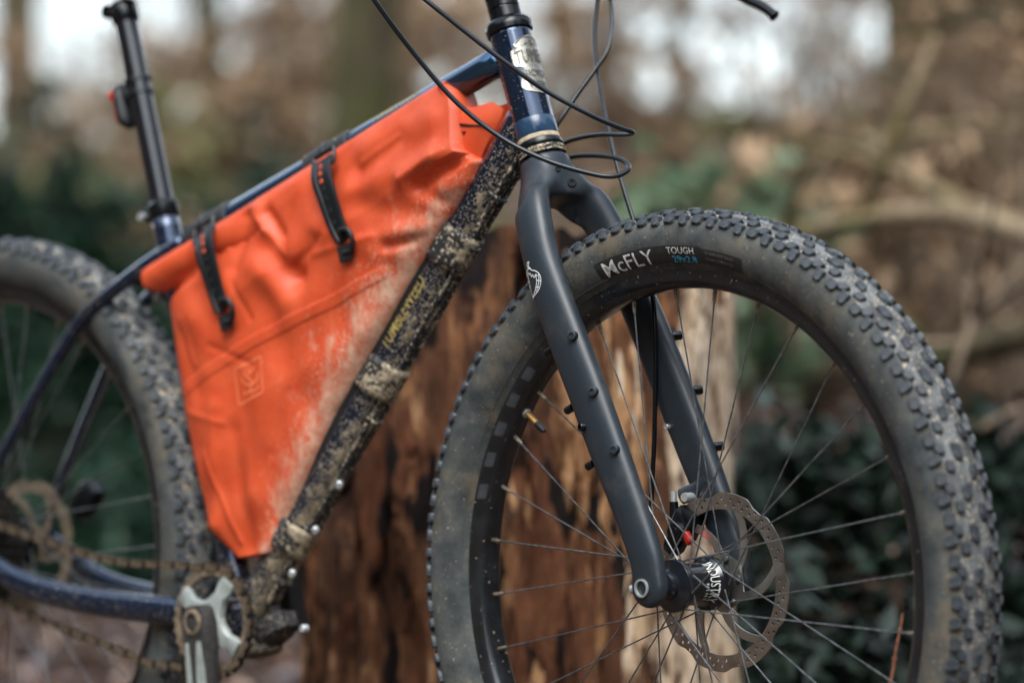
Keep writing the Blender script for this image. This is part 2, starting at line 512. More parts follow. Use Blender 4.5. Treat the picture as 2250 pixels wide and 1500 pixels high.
XW = Matrix.Translation((0, 0, WZ))
wheel = empty('front_wheel', (0, 0, WZ), bike)
wheel_common(wheel, None, XW, 0.24)
camv = V(CAM_C)
cand = []
for k in tread_layout():
    km = XW @ knob_matrix(V((0, 0, 0)), k)
    pos, nn = km.translation, km.to_3x3().col[2]
    vis = (camv - pos).normalized().dot(nn)
    inview = pos.z > 0.255
    cand.append(((vis if inview else vis - 2), km, k[4]))
cand.sort(key=lambda x: -x[0])
for vis, km, kind in cand[:300]:
    o = bpy.data.objects.new('tread_knob', KN[kind]); COL.objects.link(o)
    o.matrix_world = km; o.parent = wheel; o.matrix_parent_inverse = Matrix.Translation((0, 0, -WZ))
def joined_knobs(items, name, parent):
    b = MB()
    for km, kind in items:
        me = KN[kind]
        b.add([km @ v.co for v in me.vertices], [tuple(p.vertices) for p in me.polygons])
    o = b.build(name, M['knob'], parent, smooth=False); o['kind'] = 'stuff'
    return o
joined_knobs([(km, kind) for _, km, kind in cand[300:]], 'tread', wheel)

# spokes, nipples and hub
def spoke_set(w, XF, phase, lat_n, lat_f, fr, hub_only=False):
    for k in range(32):
        th = math.radians(phase + 11.25 * k)
        near = k % 2 == 1
        sgn = 1 if k % 4 in (1, 2) else -1
        fa = th + sgn * math.radians(67.5)
        lat = (lat_n if near else lat_f) + (0.0022 if k % 4 in (1, 0) else -0.0022)
        out = V((.2965 * math.cos(th), -.0015 if near else .0015, .2965 * math.sin(th)))
        inn = V((fr * math.cos(fa), lat, fr * math.sin(fa)))
        dr = (inn - out).normalized()
        b = MB(); b.tube([out + dr * .006, out + dr * .05, inn - dr * .03, inn], [.00100, .00085, .00085, .00105], 7); b.xf(XF); b.build('spoke', M['steel'], w)
        b = MB(); b.tube([out - dr * .003, out + dr * .002, out + dr * .0105, out + dr * .012], [.0024, .0021, .0018, .0012], 8); b.xf(XF); b.build('spoke_nipple', M['brass'], w)
spoke_set(wheel, XW, 4.6, -.0275, .0210, .0235)
b = MB()
b.lathe([(.006, -.054), (.0105, -.054), (.0112, -.046), (.0140, -.0445), (.0150, -.036), (.0175, -.0345), (.0262, -.0318), (.0272, -.0300), (.0272, -.0255), (.0255, -.0235), (.0222, -.0215),
         (.0216, -.012), (.0214, 0), (.0217, .008), (.0238, .0145), (.0268, .0165), (.0278, .0185), (.0278, .0235), (.0262, .0258), (.0235, .0275), (.0225, .0340), (.0190, .0350), (.0190, .0372), (.0160, .0372), (.0160, .0420), (.0112, .0440), (.0105, .054), (.006, .054)], (0, 0, 0), n=56)
b.xf(XW); hub = b.build('hub', simple('black_gloss_hub', S(28, 32, 38), S(22, 25, 30), 0.18, 0.2, 40, coat=0.5), wheel)
# lettering round the hub barrel
def hub_text(body, h, lat, p0, p1, mat, r=.0213):
    """lettering running down round the barrel from angle p0 to p1 (degrees), h tall along the axle"""
    vs, fs = text_tris(body, 1.0, offset=.006)
    x0, x1 = min(v[0] for v in vs), max(v[0] for v in vs); y1 = max(v[1] for v in vs)
    vs, fs = refine(vs, fs, 2)
    vv = []
    for x, y, z in vs:
        ph = math.radians(p0 + (p1 - p0) * (x - x0) / (x1 - x0)); la = lat + y / y1 * h
        rr = r + (.0008 if la < .008 else .0008 + (la - .008) * .34)
        vv.append(Wp(rr * math.cos(ph), la, rr * math.sin(ph)))
    b = MB(); b.add(vv, fs)
    return b.build('lettering', mat, wheel, smooth=False)
hub_text('INDUSTRY', .0118, .0030, 66, -52, M['white'])
hub_text('N I N E', .0042, -.0035, 4, -44, M['white'])
# valve
va = math.radians(145.0)
vd = V((math.cos(va), 0, math.sin(va)))
b = MB(); b.tube([vd * .299, vd * .295, vd * .2945], [.0052, .0052, .003], 12); b.xf(XW); vn = b.build('valve_nut', M['silver'], wheel)
b = MB(); b.tube([vd * .297, vd * .277], [.0031, .0031], 12); b.xf(XW); b.build('valve_stem', M['gold'], wheel)
b = MB(); b.tube([vd * .278, vd * .276, vd * .266, vd * .2635], [.0034, .0036, .0034, .0022], 12); b.xf(XW); b.build('valve_cap', M['black_matt'], wheel)

# brake rotor: a flat stainless disc with windows and holes
def rotor(w, R, XF, name='brake_rotor', mat='rotor'):
    cu = bpy.data.curves.new('rotor_outline', 'CURVE'); cu.dimensions = '2D'; cu.fill_mode = 'BOTH'; cu.extrude = .0009
    def poly(pts):
        s = cu.splines.new('POLY'); s.points.add(len(pts) - 1); s.use_cyclic_u = True
        for q, (x, y) in zip(s.points, pts): q.co = (x, y, 0, 1)
    k = R / .090
    outer = []
    for i in range(240):
        a = 2 * PI * i / 240
        w_ = (a * 8 / (2 * PI)) % 1.0
        outer.append((.0908 * k - .0042 * k * max(0, min(1, (abs(w_ - .5) - .28) / .14)), a))
    poly([(r * math.cos(a), r * math.sin(a)) for r, a in outer])
    poly([(.0165 * math.cos(2 * PI * i / 40), .0165 * math.sin(2 * PI * i / 40)) for i in range(40)])
    for j in range(6):                       # long windows between the swept arms
        a0 = 2 * PI * j / 6
        pts = []
        def sw(t): return -0.62 * (1 - t)
        for t in np.linspace(0, 1, 12):
            r = (.0310 + (.0738 - .0310) * t) * k; pts.append((r, a0 + sw(t) + .075 + .06 * (1 - t)))
        for t in np.linspace(0, 1, 10)[1:]:
            pts.append((.0738 * k, a0 + .075 + (2 * PI / 6 - .155) * t))
        for t in np.linspace(1, 0, 12)[1:]:
            r = (.0310 + (.0738 - .0310) * t) * k; pts.append((r, a0 + 2 * PI / 6 + sw(t) - .08 - .06 * (1 - t)))
        poly([(r * math.cos(a), r * math.sin(a)) for r, a in pts])
        a1 = a0 + .0
        poly([((.0255 + .002 * math.cos(q)) * k * math.cos(a1) - .002 * k * math.sin(q) * math.sin(a1), (.0255 + .002 * math.cos(q)) * k * math.sin(a1) + .002 * k * math.sin(q) * math.cos(a1)) for q in np.linspace(0, 2 * PI, 10, endpoint=False)])
    for j in range(44):
        for row, rr in ((0, .0790), (1, .0845)):
            if (j + row) % 11 == 0: continue
            a = 2 * PI * (j + .5 * row) / 44
            cx, cy = rr * k * math.cos(a), rr * k * math.sin(a)
            poly([(cx + .0018 * math.cos(q), cy + .0018 * math.sin(q)) for q in np.linspace(0, 2 * PI, 9)[:-1]])
    o = bpy.data.objects.new('rotor_outline', cu); COL.objects.link(o)
    bpy.context.view_layer.update()
    me = bpy.data.meshes.new_from_object(o.evaluated_get(bpy.context.evaluated_depsgraph_get()))
    bpy.data.objects.remove(o)
    me.name = name
    me.materials.clear(); me.materials.append(M[mat])
    ob = bpy.data.objects.new(name, me); COL.objects.link(ob)
    ob.matrix_world = XF
    ob.parent = w; ob.matrix_parent_inverse = parent_world(w).inverted()
    return ob
RX = Matrix.Translation((0, .0425, WZ)) @ Matrix.Rotation(math.radians(90), 4, 'X') @ Matrix.Rotation(math.radians(12), 4, 'Z')
rot = rotor(wheel, .0905, RX)
for j in range(6):
    a = 2 * PI * j / 6 + math.radians(12)
    c = Wp(.0255 * math.cos(a), .0405, .0255 * math.sin(a))
    b = MB(); b.tube([c, c + V((0, -.0032, 0))], [.0034, .0030], 10); b.build('rotor_bolt', M['steel'], wheel)

# sidewall panel and lettering on the tyre (near side)
def wall_pt(ang, r, lift):
    lat = side_lat(r) + lift
    return Wp(r * math.cos(ang), -lat, r * math.sin(ang))
b = MB()
a0, a1 = math.radians(108.3), math.radians(72.8)
na, nr = 60, 8
vs = []
for i in range(na + 1):
    a = a0 + (a1 - a0) * i / na
    e = min(i, na - i) / na
    r0, r1 = .3215, .3400
    if i > na * .72: r0, r1 = .3215, .3385
    if i < 3: r0 += .004 * (3 - i) / 3
    for j in range(nr + 1):
        vs.append(wall_pt(a, r0 + (r1 - r0) * j / nr, .0004))
b.add(vs, [(i * (nr + 1) + j, i * (nr + 1) + j + 1, (i + 1) * (nr + 1) + j + 1, (i + 1) * (nr + 1) + j) for i in range(na) for j in range(nr)])
b.build('sidewall_panel', M['patch'], wheel, smooth=2)
def wall_text(body, ang0, ang1, r_base, cap, mat, bold=.02):
    """lettering along the tyre wall from angle ang0 to ang1 (degrees), capital height cap"""
    vs, fs = text_tris(body, 1.0, offset=bold)
    x0, x1 = min(v[0] for v in vs), max(v[0] for v in vs)
    y1 = max(v[1] for v in vs)
    vs, fs = refine(vs, fs, 3 if len(body) < 6 else 2)
    vv = [wall_pt(math.radians(ang0 + (ang1 - ang0) * (x - x0) / (x1 - x0)), r_base + max(-.003, y / y1 * cap), .0009) for x, y, z in vs]
    b = MB(); b.add(vv, fs)
    return b.build('lettering', mat, wheel, smooth=False)
wall_text('McFLY', 106.6, 94.2, .3235, .0142, M['white'], .003)
wall_text('TOUGH', 90.6, 84.2, .3318, .0066, M['white'], .004)
wall_text('29x2.8', 89.8, 83.9, .3235, .0062, M['blueprint'], .012)
wall_text('TUBELESS EASY', 81.6, 74.6, .3330, .0030, M['grey_print'], .01)
wall_text('ADDIX COMPOUND', 81.6, 75.0, .3278, .0026, M['grey_print'], .01)
# bead line moulded in the wall
b = MB(); b.lathe([(.3208, -.0214), (.3214, -.0228), (.3226, -.0240), (.3232, -.0238)], (0, 0, 0), n=200); b.xf(XW); b.build('bead_ridge', M['tyre'], wheel)

# rim decals: worn grey and black lozenges on the near wall
for i in range(11):
    b = MB(); aa = math.radians(133 + i * 3.4); w_ = math.radians(1.55)
    vs = []
    for j in range(5):
        t = j / 4; r_ = .3022 + .0105 * t; lat_ = -float(np.interp(r_, [.2982, .3010, .3060, .3120, .3178], [.0085, .0135, .0168, .0176, .0172])) - .0006
        for q in (-1, 0, 1):
            a = aa + w_ * q + math.radians(.8) * (t - .5) * (1 if i % 2 else -1)
            vs.append(Wp(r_ * math.cos(a), lat_, r_ * math.sin(a)))
    b.add(vs, [(j * 3 + q, j * 3 + q + 1, j * 3 + q + 4, j * 3 + q + 3) for j in range(4) for q in range(2)])
    b.build('rim_decal', M['decal_grey'] if i % 2 else M['decal_black'], wheel, smooth=2)

# ---------------------------------------------------------------- fork
def sect(c, ax_u, ax_v, a, bb, n=20, p=2.4):
    out = []
    for q in range(n):
        t = 2 * PI * q / n
        cu, su = math.cos(t), math.sin(t)
        out.append(V(c) + V(ax_u) * a * math.copysign(abs(cu) ** (2 / p), cu) + V(ax_v) * bb * math.copysign(abs(su) ** (2 / p), su))
    return out
def axp0(s, y, off=0.0):
    c = APT + AXD * s + FWD * off
    return (c.x, y, c.z)
legs = [  # x, lateral, z, fore-aft half, lateral half
    (*axp0(.4870, 0), .0250, .0250), (*axp0(.4760, .002), .0252, .0250), (*axp0(.4620, .009, .001), .0256, .0235), (*axp0(.4480, .0200, .003), .0256, .0210), (*axp0(.4340, .0320, .005), .0248, .0180), (-.1880, .0430, .3880, .0238, .0160), (-.1735, .0520, .3610, .0232, .0150), (-.1600, .0570, .3320, .0225, .0145), (-.1400, .0605, .2930, .0240, .0140), (-.1139, .0620, .2450, .0248, .0138),
    (-.0845, .0622, .1900, .0250, .0135), (-.0540, .0625, .1310, .0242, .0130), (-.0290, .0625, .0830, .0222, .0125), (-.0080, .0625, .0380, .0215, .0118), (-.0005, .0625, .0150, .0215, .0108), (.0000, .0625, -.0060, .0208, .0102), (.0002, .0625, -.0185, .0120, .0085)]
b = MB()
for s in (-1, 1):
    pts = [V((x, s * y, z)) for x, y, z, _, _ in legs]
    sm = spline([(x, s * y, z, a, c) for x, y, z, a, c in legs], 4)
    rs = []
    for i, q in enumerate(sm):
        p0, p1 = sm[max(0, i - 1)], sm[min(len(sm) - 1, i + 1)]
        t = V((p1[0] - p0[0], 0, p1[2] - p0[2])).normalized()
        u = V((-t.z, 0, t.x))
        rs.append(sect(Wp(q[0], q[1], q[2]), u, (0, 1, 0), q[3], q[4]))
    b.rings(rs)
def axp(s, off=0.0): return APT + AXD * s + FWD * off
# solid web of the crown between the legs
b.rings([sect(Wp(*axp(s, off)), FWD, (0, 1, 0), fa, lt, p=3.0) for s, fa, lt, off in ((.472, .0235, .0230, .000), (.456, .0232, .0290, .001), (.445, .0230, .0360, .003), (.4375, .0226, .0390, .004), (.4345, .0215, .0380, .0045))])
# dropout pads
for s in (-1, 1):
    b.lathe([(.0150, -.009), (.0212, -.0085), (.0222, 0), (.0212, .0085), (.0150, .009)], Wp(.001, s * .0625, .0), n=28, caps=True)
fork = b.build('fork', M['fork'], bike, smooth=2)
md = fork.modifiers.new('blend', 'REMESH'); md.mode = 'VOXEL'; md.voxel_size = .0022; md.use_smooth_shade = True
md = fork.modifiers.new('soften', 'SMOOTH'); md.factor = .5; md.iterations = 55
# axle hole with its alloy sleeve, on the near leg
hc = Wp(-.0002, -.0625, -.0005)
b = MB(); b.lathe([(.0093, -.0105), (.0093, -.0122), (.0074, -.0124), (.0070, -.0060), (.0070, .002)], hc, n=32); b.build('axle_sleeve', M['silver'], fork)
b = MB(); b.lathe([(.0001, -.0070), (.0069, -.0070), (.0069, .0)], hc, n=24); b.build('axle_bore', M['black'], fork)
b = MB(); b.tube([Wp(-.0155, -.0625, -.002), Wp(-.0235, -.0640, -.003), Wp(-.0250, -.0642, -.003)], [.0045, .0045, .002], 12); b.build('pinch_bolt', M['silver'], fork)
# mount bolts: socket heads with a recess
def socket_bolt(c, d, r, h, mat, ring=True, parent=fork):
    d = V(d).normalized()
    b = MB(); b.lathe([(r * 1.0, -.004), (r * 1.0, h * .85), (r * .88, h), (r * .52, h), (r * .50, h * .45), (.0001, h * .45)], c, d, 18)
    return b.build('mount_bolt', mat, parent)
NB = (-.25, -.97, -.08)
for x, z in ((-.0938, .2508), (-.0646, .1942), (-.0346, .1365)):
    socket_bolt(Wp(x - .002, -.0748, z), (.25, -.97, .1), .0049, .0022, M['fork'])
    socket_bolt(Wp(x - .001, .0748, z), (.55, .83, .1), .0049, .0060, M['black'])
for x, z in ((-.1395, .2336), (-.1105, .1744), (-.0805, .1179)):
    socket_bolt(Wp(x - .004, -.060, z + .002), (-.9, -.1, -.42), .0042, .0060, M['black'])
socket_bolt(Wp(-.0800, -.0742, .1585), (-.2, -.97, 0), .0044, .0055, M['black'])
socket_bolt(Wp(-.0828, .0485, .1565), (0, -1, 0), .0030, .0025, M['silver'])
socket_bolt((-0.14874, -0.02250, 0.78916), (.72, -.69, .1), .0048, .0055, M['black'])
socket_bolt((-0.16762, -0.02450, 0.80409), (.72, -.69, .1), .0030, .0030, M['black'])
# white line emblem on the near leg, laid onto the carbon
def strokes(lines, lat, wid, fn):
    """flat ribbons on a plane, to be pressed onto a surface"""
    b = MB()
    for ln in lines:
        P = [fn(x, y, lat) for x, y in ln]
        P = [V(p) for p in spline(P, 5)] if len(P) > 2 else [V(p) for p in P]
        k = len(P); vs = []
        for i, p in enumerate(P):
            t = (P[min(i + 1, k - 1)] - P[max(0, i - 1)]).normalized()
            nrm = t.cross(V((0, 1, 0))).normalized()
            vs += [p + nrm * wid, p - nrm * wid]
        b.add(vs, [(2 * i, 2 * i + 1, 2 * i + 3, 2 * i + 2) for i in range(k - 1)])
    return b
ec = V((-.1595, 0, .3062))                 # emblem centre on the leg, own axes x (fore) and z (up)
def emb(x, y, lat): return Wp(ec.x + x * .001, lat, ec.z + y * .001)
E_ = [[(-11, 13), (-13, 5), (-12, -4), (-7, -13), (1, -22)], [(-8, 14), (-4, 10), (-2, 12), (1, 7), (3, 10), (6, 6), (9, 10), (12, 8)], [(-11, 13), (-8, 17), (-3, 18), (2, 16), (8, 15), (14, 12)], [(-4, 18), (-9, 22), (-8, 27)], [(-1, 18), (-6, 22), (-5, 27), (-8, 27)],
      [(14, 12), (18, 5), (18, -4), (14, -12), (1, -22)], [(9, 9), (11, 0), (8, -12), (1, -22)], [(-9, 12), (-5, 0), (-2, -12), (1, -22)], [(14, 11), (15, 0), (11, -13)], [(-12, 2), (-8, 0), (-6, 1)], [(-12, -5), (-8, -7), (-4, -6)], [(10, 2), (14, 2), (18, 1)], [(9, -7), (13, -7), (16, -7)], [(-2, -12), (1, -22), (8, -12)]]
b = strokes([[(x * .84 + 1.5, y * .76) for x, y in ln] for ln in E_], -.082, .00052, emb)
em = b.build('emblem', M['white'], fork, smooth=False)
md = em.modifiers.new('press', 'SHRINKWRAP'); md.target = fork; md.wrap_method = 'PROJECT'; md.use_project_y = True; md.use_positive_direction = True; md.use_negative_direction = False; md.offset = .0006

# caliper on the far leg
b = MB()
b.box(Wp(-.052, .0430, .0560), V((.010, 0, .016)), (0, .0125, 0), V((-.012, 0, .008)), .35)
b.box(Wp(-.060, .0380, .0400), V((.008, 0, .012)), (0, .009, 0), V((-.009, 0, .006)), .4)
b.lathe([(.0001, -.015), (.009, -.015), (.0105, -.012), (.0105, .006)], Wp(-.050, .038, .050), n=24)
b.lathe([(.0001, -.0158), (.0052, -.0158), (.0056, -.0148)], Wp(-.050, .038, .050), n=16)
cal = b.build('brake_caliper', M['black'], bike)
b = MB(); b.box(Wp(-.036, .0300, .0440), (.0022, 0, .0024), (0, .0035, 0), (-.0034, 0, .0050), .1); b.build('pad_tab', M['red_anod'], cal)
b = MB(); b.tube([Wp(-.0680, .0430, .0620), Wp(-.0685, .0430, .0800)], [.0052, .0046], 12); b.build('hose_fitting', M['black'], cal)
b = MB(); b.tube([Wp(-.0685, .0430, .0790), Wp(-.0690, .0432, .0905)], [.0034, .0032], 10); b.build('hose_ferrule', M['silver'], cal)
b = MB(); b.tube([Wp(-.0640, .0500, .0850), Wp(-.0480, .0560, .0910), Wp(-.0330, .0610, .1020)], [.0085, .0095, .012], 12); b.build('caliper_mount', M['fork'], cal)
b = MB(); b.tube([Wp(-.0470, .0360, .0850), Wp(-.0475, .0500, .0850)], [.0048, .0048], 12); b.build('adjuster_bolt', M['silver'], cal)

# ---------------------------------------------------------------- frame
def Ft(pts): return [Fp(p) for p in pts]
TTA, TTB = V((-.7760, 0, .3622)), V((-.2700, 0, .5490))
DTA, DTB = V((-.2352, 0, .4910)), BB + V((.004, 0, .006))
def line_pts(a, b, n): return [a + (b - a) * i / (n - 1) for i in range(n)]
frame = empty('frame', Fp(BB), bike)
def ring_tube(a, b, r, k, n, mk):
    """tube with a mud value per vertex from mk(t, underside)"""
    P = line_pts(V(a), V(b), k)
    d = (P[-1] - P[0]).normalized(); u = V((0, 1, 0)); w = d.cross(u).normalized()
    if w.z > 0: w = -w                          # w points to the underside
    rs, at = [], []
    for i, p in enumerate(P):
        rs.append([Fp(p + (u * math.sin(2 * PI * q / n) + w * math.cos(2 * PI * q / n)) * (r(i / (k - 1)) if callable(r) else r)) for q in range(n)])
        at += [mk(i / (k - 1), math.cos(2 * PI * q / n)) for q in range(n)]
    return MB().rings(rs, a=at)
ring_tube(DTA, DTB, .0192, 40, 40, lambda t, c: .02 + .24 * t + .46 * max(0, c + .35) / 1.35 + .07 * math.sin(9 * t)).build('down_tube', M['navy'], frame, smooth=2)
ring_tube(TTA, TTB, .0160, 20, 32, lambda t, c: 0.0).build('top_tube', M['navy_clean'], frame, smooth=2)
ring_tube(axp(.499), axp(.632), .0222, 24, 40, lambda t, c: -.06 + .42 * max(0, c + .1) * (1.15 - t)).build('head_tube', M['navy'], frame, smooth=2)
ring_tube(BB + SD * .02, BB + SD * .492, .0165, 24, 28, lambda t, c: .25 * (1 - t)).build('seat_tube', M['navy'], frame, smooth=2)
# bottom bracket shell
b = MB(); b.lathe([(.012, -.038), (.0265, -.0375), (.0272, -.035), (.0272, .035), (.0265, .0375), (.012, .038)], Fp(BB), FM.to_3x3() @ V((0, 1, 0)), 36, a=.32)
b.build('bottom_bracket_shell', M['navy'], frame)
b = MB()
b.box(Fp(BB + V((.050, 0, -.008))), FM.to_3x3() @ V((.024, 0, .014)), FM.to_3x3() @ V((0, .020, 0)), FM.to_3x3() @ V((-.007, 0, .014)), .45, a=.22)
b.box(Fp(BB + V((.020, 0, -.030))), FM.to_3x3() @ V((.030, 0, .004)), FM.to_3x3() @ V((0, .026, 0)), FM.to_3x3() @ V((0, 0, .012)), .5, a=.45)
b.build('cable_guide', muddy('muddy_black_guide', S(26, 28, 32), .6), frame)
def frame_bolt(p, d, r=.0045, h=.004, mat='silver'):
    d = FM.to_3x3() @ V(d)
    b = MB(); b.lathe([(r, -.004), (r, h * .7), (r * .8, h), (r * .45, h), (r * .4, h * .5), (.0001, h * .5)], Fp(p), d, 14)
    return b.build('frame_bolt', M[mat], frame)
frame_bolt(V((-0.54488, -0.02200, -0.07090)), (0, -1, 0))
for q in ((-0.49785, -0.01700, 0.08967), (-0.53427, -0.01700, 0.03841), (-0.57047, -0.01700, -0.01092)):
    frame_bolt(q, (.55, -.8, -.3), .0042, .003)
# stays
for s in (-1, 1):
    cs = spline([(BB.x - .020, s * .030, BB.z + .004), (BB.x - .075, s * .042, BB.z + .008), (-.8695, s * .054, -.0545), (-.985, s * .062, -.0385), (RA.x + .03, s * .069, RA.z - .004), (RA.x, s * .071, RA.z)], 6)
    b = MB(); k = len(cs)
    b.tube(Ft(cs), [.0172 - .0030 * i / (k - 1) for i in range(k)], 18, a=[.08 + .05 * math.sin(i) for i in range(k)], flat=.72)
    b.build('chainstay', M['navy'], frame, smooth=2)
    ss = spline([(-.770, s * .008, .3665), (-.815, s * .021, .3410), (-.865, s * .031, .3100), (-.9142, s * .0365, .2780), (-.945, s * .041, .2420), (-.9715, s * .045, .2068), (-1.0487, s * .056, .1010), (RA.x - .002, s * .068, RA.z + .012)], 6)
    b = MB(); b.tube(Ft(ss), [.0092 - .0022 * i / len(ss) for i in range(len(ss))], 16, a=.03)
    b.build('seatstay', M['navy'], frame, smooth=2)
    b = MB(); b.box(Fp((RA.x, s * .0715, RA.z)), FM.to_3x3() @ V((.018, 0, .010)), FM.to_3x3() @ V((0, .0045, 0)), FM.to_3x3() @ V((-.010, 0, .018)), .35)
    b.build('dropout', M['navy_clean'], frame)
b = MB(); b.tube(Ft([(-.842, -.026, .322), (-.842, .026, .322)]), .0080, 12, a=.2); b.build('stay_bridge', M['navy'], frame)
b = MB(); b.tube(Ft([(-.795, 0, .300), (-.842, 0, .316)]), .0060, 10, a=.2); b.build('fender_mount', M['black_matt'], frame)
frame_bolt((-.815, -.008, .302), (0, -1, -.2), .004, .004)
# lettering on the down tube and the top tube
def tube_text(body, A, D, r, phi0, s0, s1, hgt_, mat, bold, parent=frame):
    """lettering along a tube: starts at distance s0 from A along D, phi0 turns it round the tube (0 = near side, up positive)"""
    vs, fs = text_tris(body, 1.0, offset=bold)
    x0, x1 = min(v[0] for v in vs), max(v[0] for v in vs); y1 = max(v[1] for v in vs)
    vs, fs = refine(vs, fs, 1)
    A, D = V(A), V(D).normalized(); nearv = V((0, -1, 0)); upv = D.cross(nearv).normalized()
    if upv.z < 0: upv = -upv
    vv = []
    for x, y, z in vs:
        s = s0 + (s1 - s0) * (x - x0) / (x1 - x0)
        ph = phi0 + (y / y1 - .5) * hgt_ / r
        vv.append(Fp(A + D * s + (nearv * math.cos(ph) + upv * math.sin(ph)) * (r + .0004)))
    b = MB(); b.add(vv, fs)
    return b.build('lettering', mat, parent, smooth=False)
DL = (DTA - DTB).normalized()
def dts(p): return (V(p) - DTB).dot(DL)
tube_text('TUMBLEWEED', DTB, DL, .0192, math.radians(8), dts((-0.44233, 0.00000, 0.24998)), dts((-0.38609, 0.00000, 0.32622)), .0155, M['yellow_print'], .02)
TL = (TTB - TTA).normalized()
tube_text('TUMBLEWEED', TTA, TL, .0160, math.radians(40), (V((-0.45926, 0.00000, 0.48955)) - TTA).dot(TL), (V((-0.38782, 0.00000, 0.51766)) - TTA).dot(TL), .0060, M['yellow_print'], .02)
# head badge: a scrolled pewter plate bent round the front of the head tube
def badge():
    half = [(0.0, .0), (.002, .30), (.006, .62), (.010, .80), (.014, .72), (.0165, .98), (.021, 1.0), (.030, 1.0), (.034, .96), (.0355, .70), (.038, .62), (.042, .60), (.047, .74), (.052, .86), (.058, .90), (.0625, .72), (.066, .42), (.0675, 0.0)]
    s_top = .6185
    ph = math.radians(64)
    b = MB(); n = 28
    rows = []
    zz = np.linspace(0, .0675, 55)
    wd = np.interp(zz, [h[0] for h in half], [h[1] for h in half])
    vs = []
    for z, w in zip(zz, wd):
        for j in range(n + 1):
            q = -1 + 2 * j / n
            edge = (abs(q) > .88) or z < .003 or z > .0650
            rr = .0222 + .0006 + (.0009 if edge else .0003)
            a = q * w * ph
            vs.append(Fp(axp(s_top - z) + (FWD * math.cos(a) + V((0, 1, 0)) * math.sin(a)) * rr))
    b.add(vs, [(i * (n + 1) + j, i * (n + 1) + j + 1, (i + 1) * (n + 1) + j + 1, (i + 1) * (n + 1) + j) for i in range(len(zz) - 1) for j in range(n)])
    o = b.build('head_badge', M['badge'], frame, smooth=2)
    def bt(body, z, h, wfrac, mat, bold=.01, arch=0.0):
        vs, fs = text_tris(body, 1.0, offset=bold)
        x0, x1 = min(v[0] for v in vs), max(v[0] for v in vs); y1 = max(v[1] for v in vs)
        vv = []
        for lift in (0.0004, 0.0017):
            for x, y, _ in vs:
                q = ((x - x0) / (x1 - x0) * 2 - 1)
                a = q * wfrac * ph
                vv.append(Fp(axp(s_top - z + y / y1 * h + arch * (1 - q * q)) + (FWD * math.cos(a) + V((0, 1, 0)) * math.sin(a)) * (.0228 + lift)))
        nv = len(vs)
        bb = MB(); bb.add(vv, fs + [tuple(i + nv for i in f) for f in fs])
        ob = bb.build('badge_lettering', mat, frame, smooth=False)
    bt('TUMBLE', .0330, .0150, .86, M['badge_dark'], .0, .0016)
    bt('BICYCLE', .0480, .0075, .66, M['badge_dark'], .0)
    bt('WEED', .0600, .0075, .60, M['badge_dark'], .0, -.0014)
    bt('~S~', .0140, .0060, .40, M['badge_dark'], .0, .0018)
badge()
# headset and the clear film above the lower cup
def coax(name, prof, mat, parent, n=44, a=0.0):
    b = MB(); b.lathe([(r, s) for s, r in prof], Fp(APT), FM.to_3x3() @ AXD, n, a=a)
    return b.build(name, mat, parent)
coax('upper_headset_cup', [(.629, .0222), (.630, .0246), (.634, .0252), (.640, .0252), (.6415, .0240), (.643, .0225), (.6445, .0200), (.6450, .0165)], M['black'], frame)
coax('lower_headset_cup', [(.503, .0222), (.5025, .0244), (.499, .0250), (.4955, .0250), (.4945, .0242)], M['black'], frame)
coax('crown_seal', [(.4945, .0243), (.4935, .0254), (.4915, .0256), (.4900, .0246), (.4885, .0258), (.4872, .0258), (.4866, .0240)], muddy('muddy_seal', S(28, 30, 32), .5), frame, a=.5)
coax('protection_film', [(.5085, .0226), (.5088, .0228), (.5270, .0228), (.5275, .0226)], M['tape'], frame)
coax('dried_mud_edge', [(.5032, .0224), (.5036, .0231), (.5075, .0231), (.5084, .0225)], M['dried_edge'], frame)
for i in range(4):
    z0 = .6455 + i * .0125
    coax('headset_spacer', [(z0, .0165), (z0 + .0006, .0172), (z0 + .0114, .0172), (z0 + .0120, .0165)], M['black'], frame)

# ---------------------------------------------------------------- cockpit, mostly above the picture
ST0 = axp(.715); ST1 = ST0 + V((.055, 0, .012))
b = MB(); b.tube(Ft([axp(.698), axp(.735)]), .0190, 24); b.tube(Ft([ST0, ST1]), [.0165, .0175], 20); b.tube(Ft([ST1 + V((0, -.025, 0)), ST1 + V((0, .025, 0))]), .0205, 24)
b.build('stem', M['black'], bike)
b = MB(); b.tube(Ft(spline([ST1 + V((-.055, -.39, .030)), ST1 + V((-.02, -.20, .022)), ST1 + V((0, -.07, 0)), ST1, ST1 + V((0, .07, 0)), ST1 + V((-.02, .20, .022)), ST1 + V((-.055, .39, .030))], 8)), .0125, 16)
b.build('handlebar', M['black'], bike)
LV0, LV1 = V((-0.23832, 0.30000, 0.65884)), V((-0.14467, 0.30000, 0.61306))
lv = spline([LV0 + V((-.055, -.04, .030)), LV0, V((-0.18557, 0.30000, 0.63534)), V((-0.15956, 0.30000, 0.62325)), LV1], 6)
b = MB(); b.tube(Ft(lv), [.0055] * (len(lv) - 2) + [.0068, .0064], 12, flat=.8); b.build('brake_lever', M['black'], bike)
b = MB(); b.tube(Ft([LV0 + V((-.060, -.045, .034)), ST1 + V((-.015, .20, .022))]), .011, 12); b.build('lever_clamp', M['black'], bike)
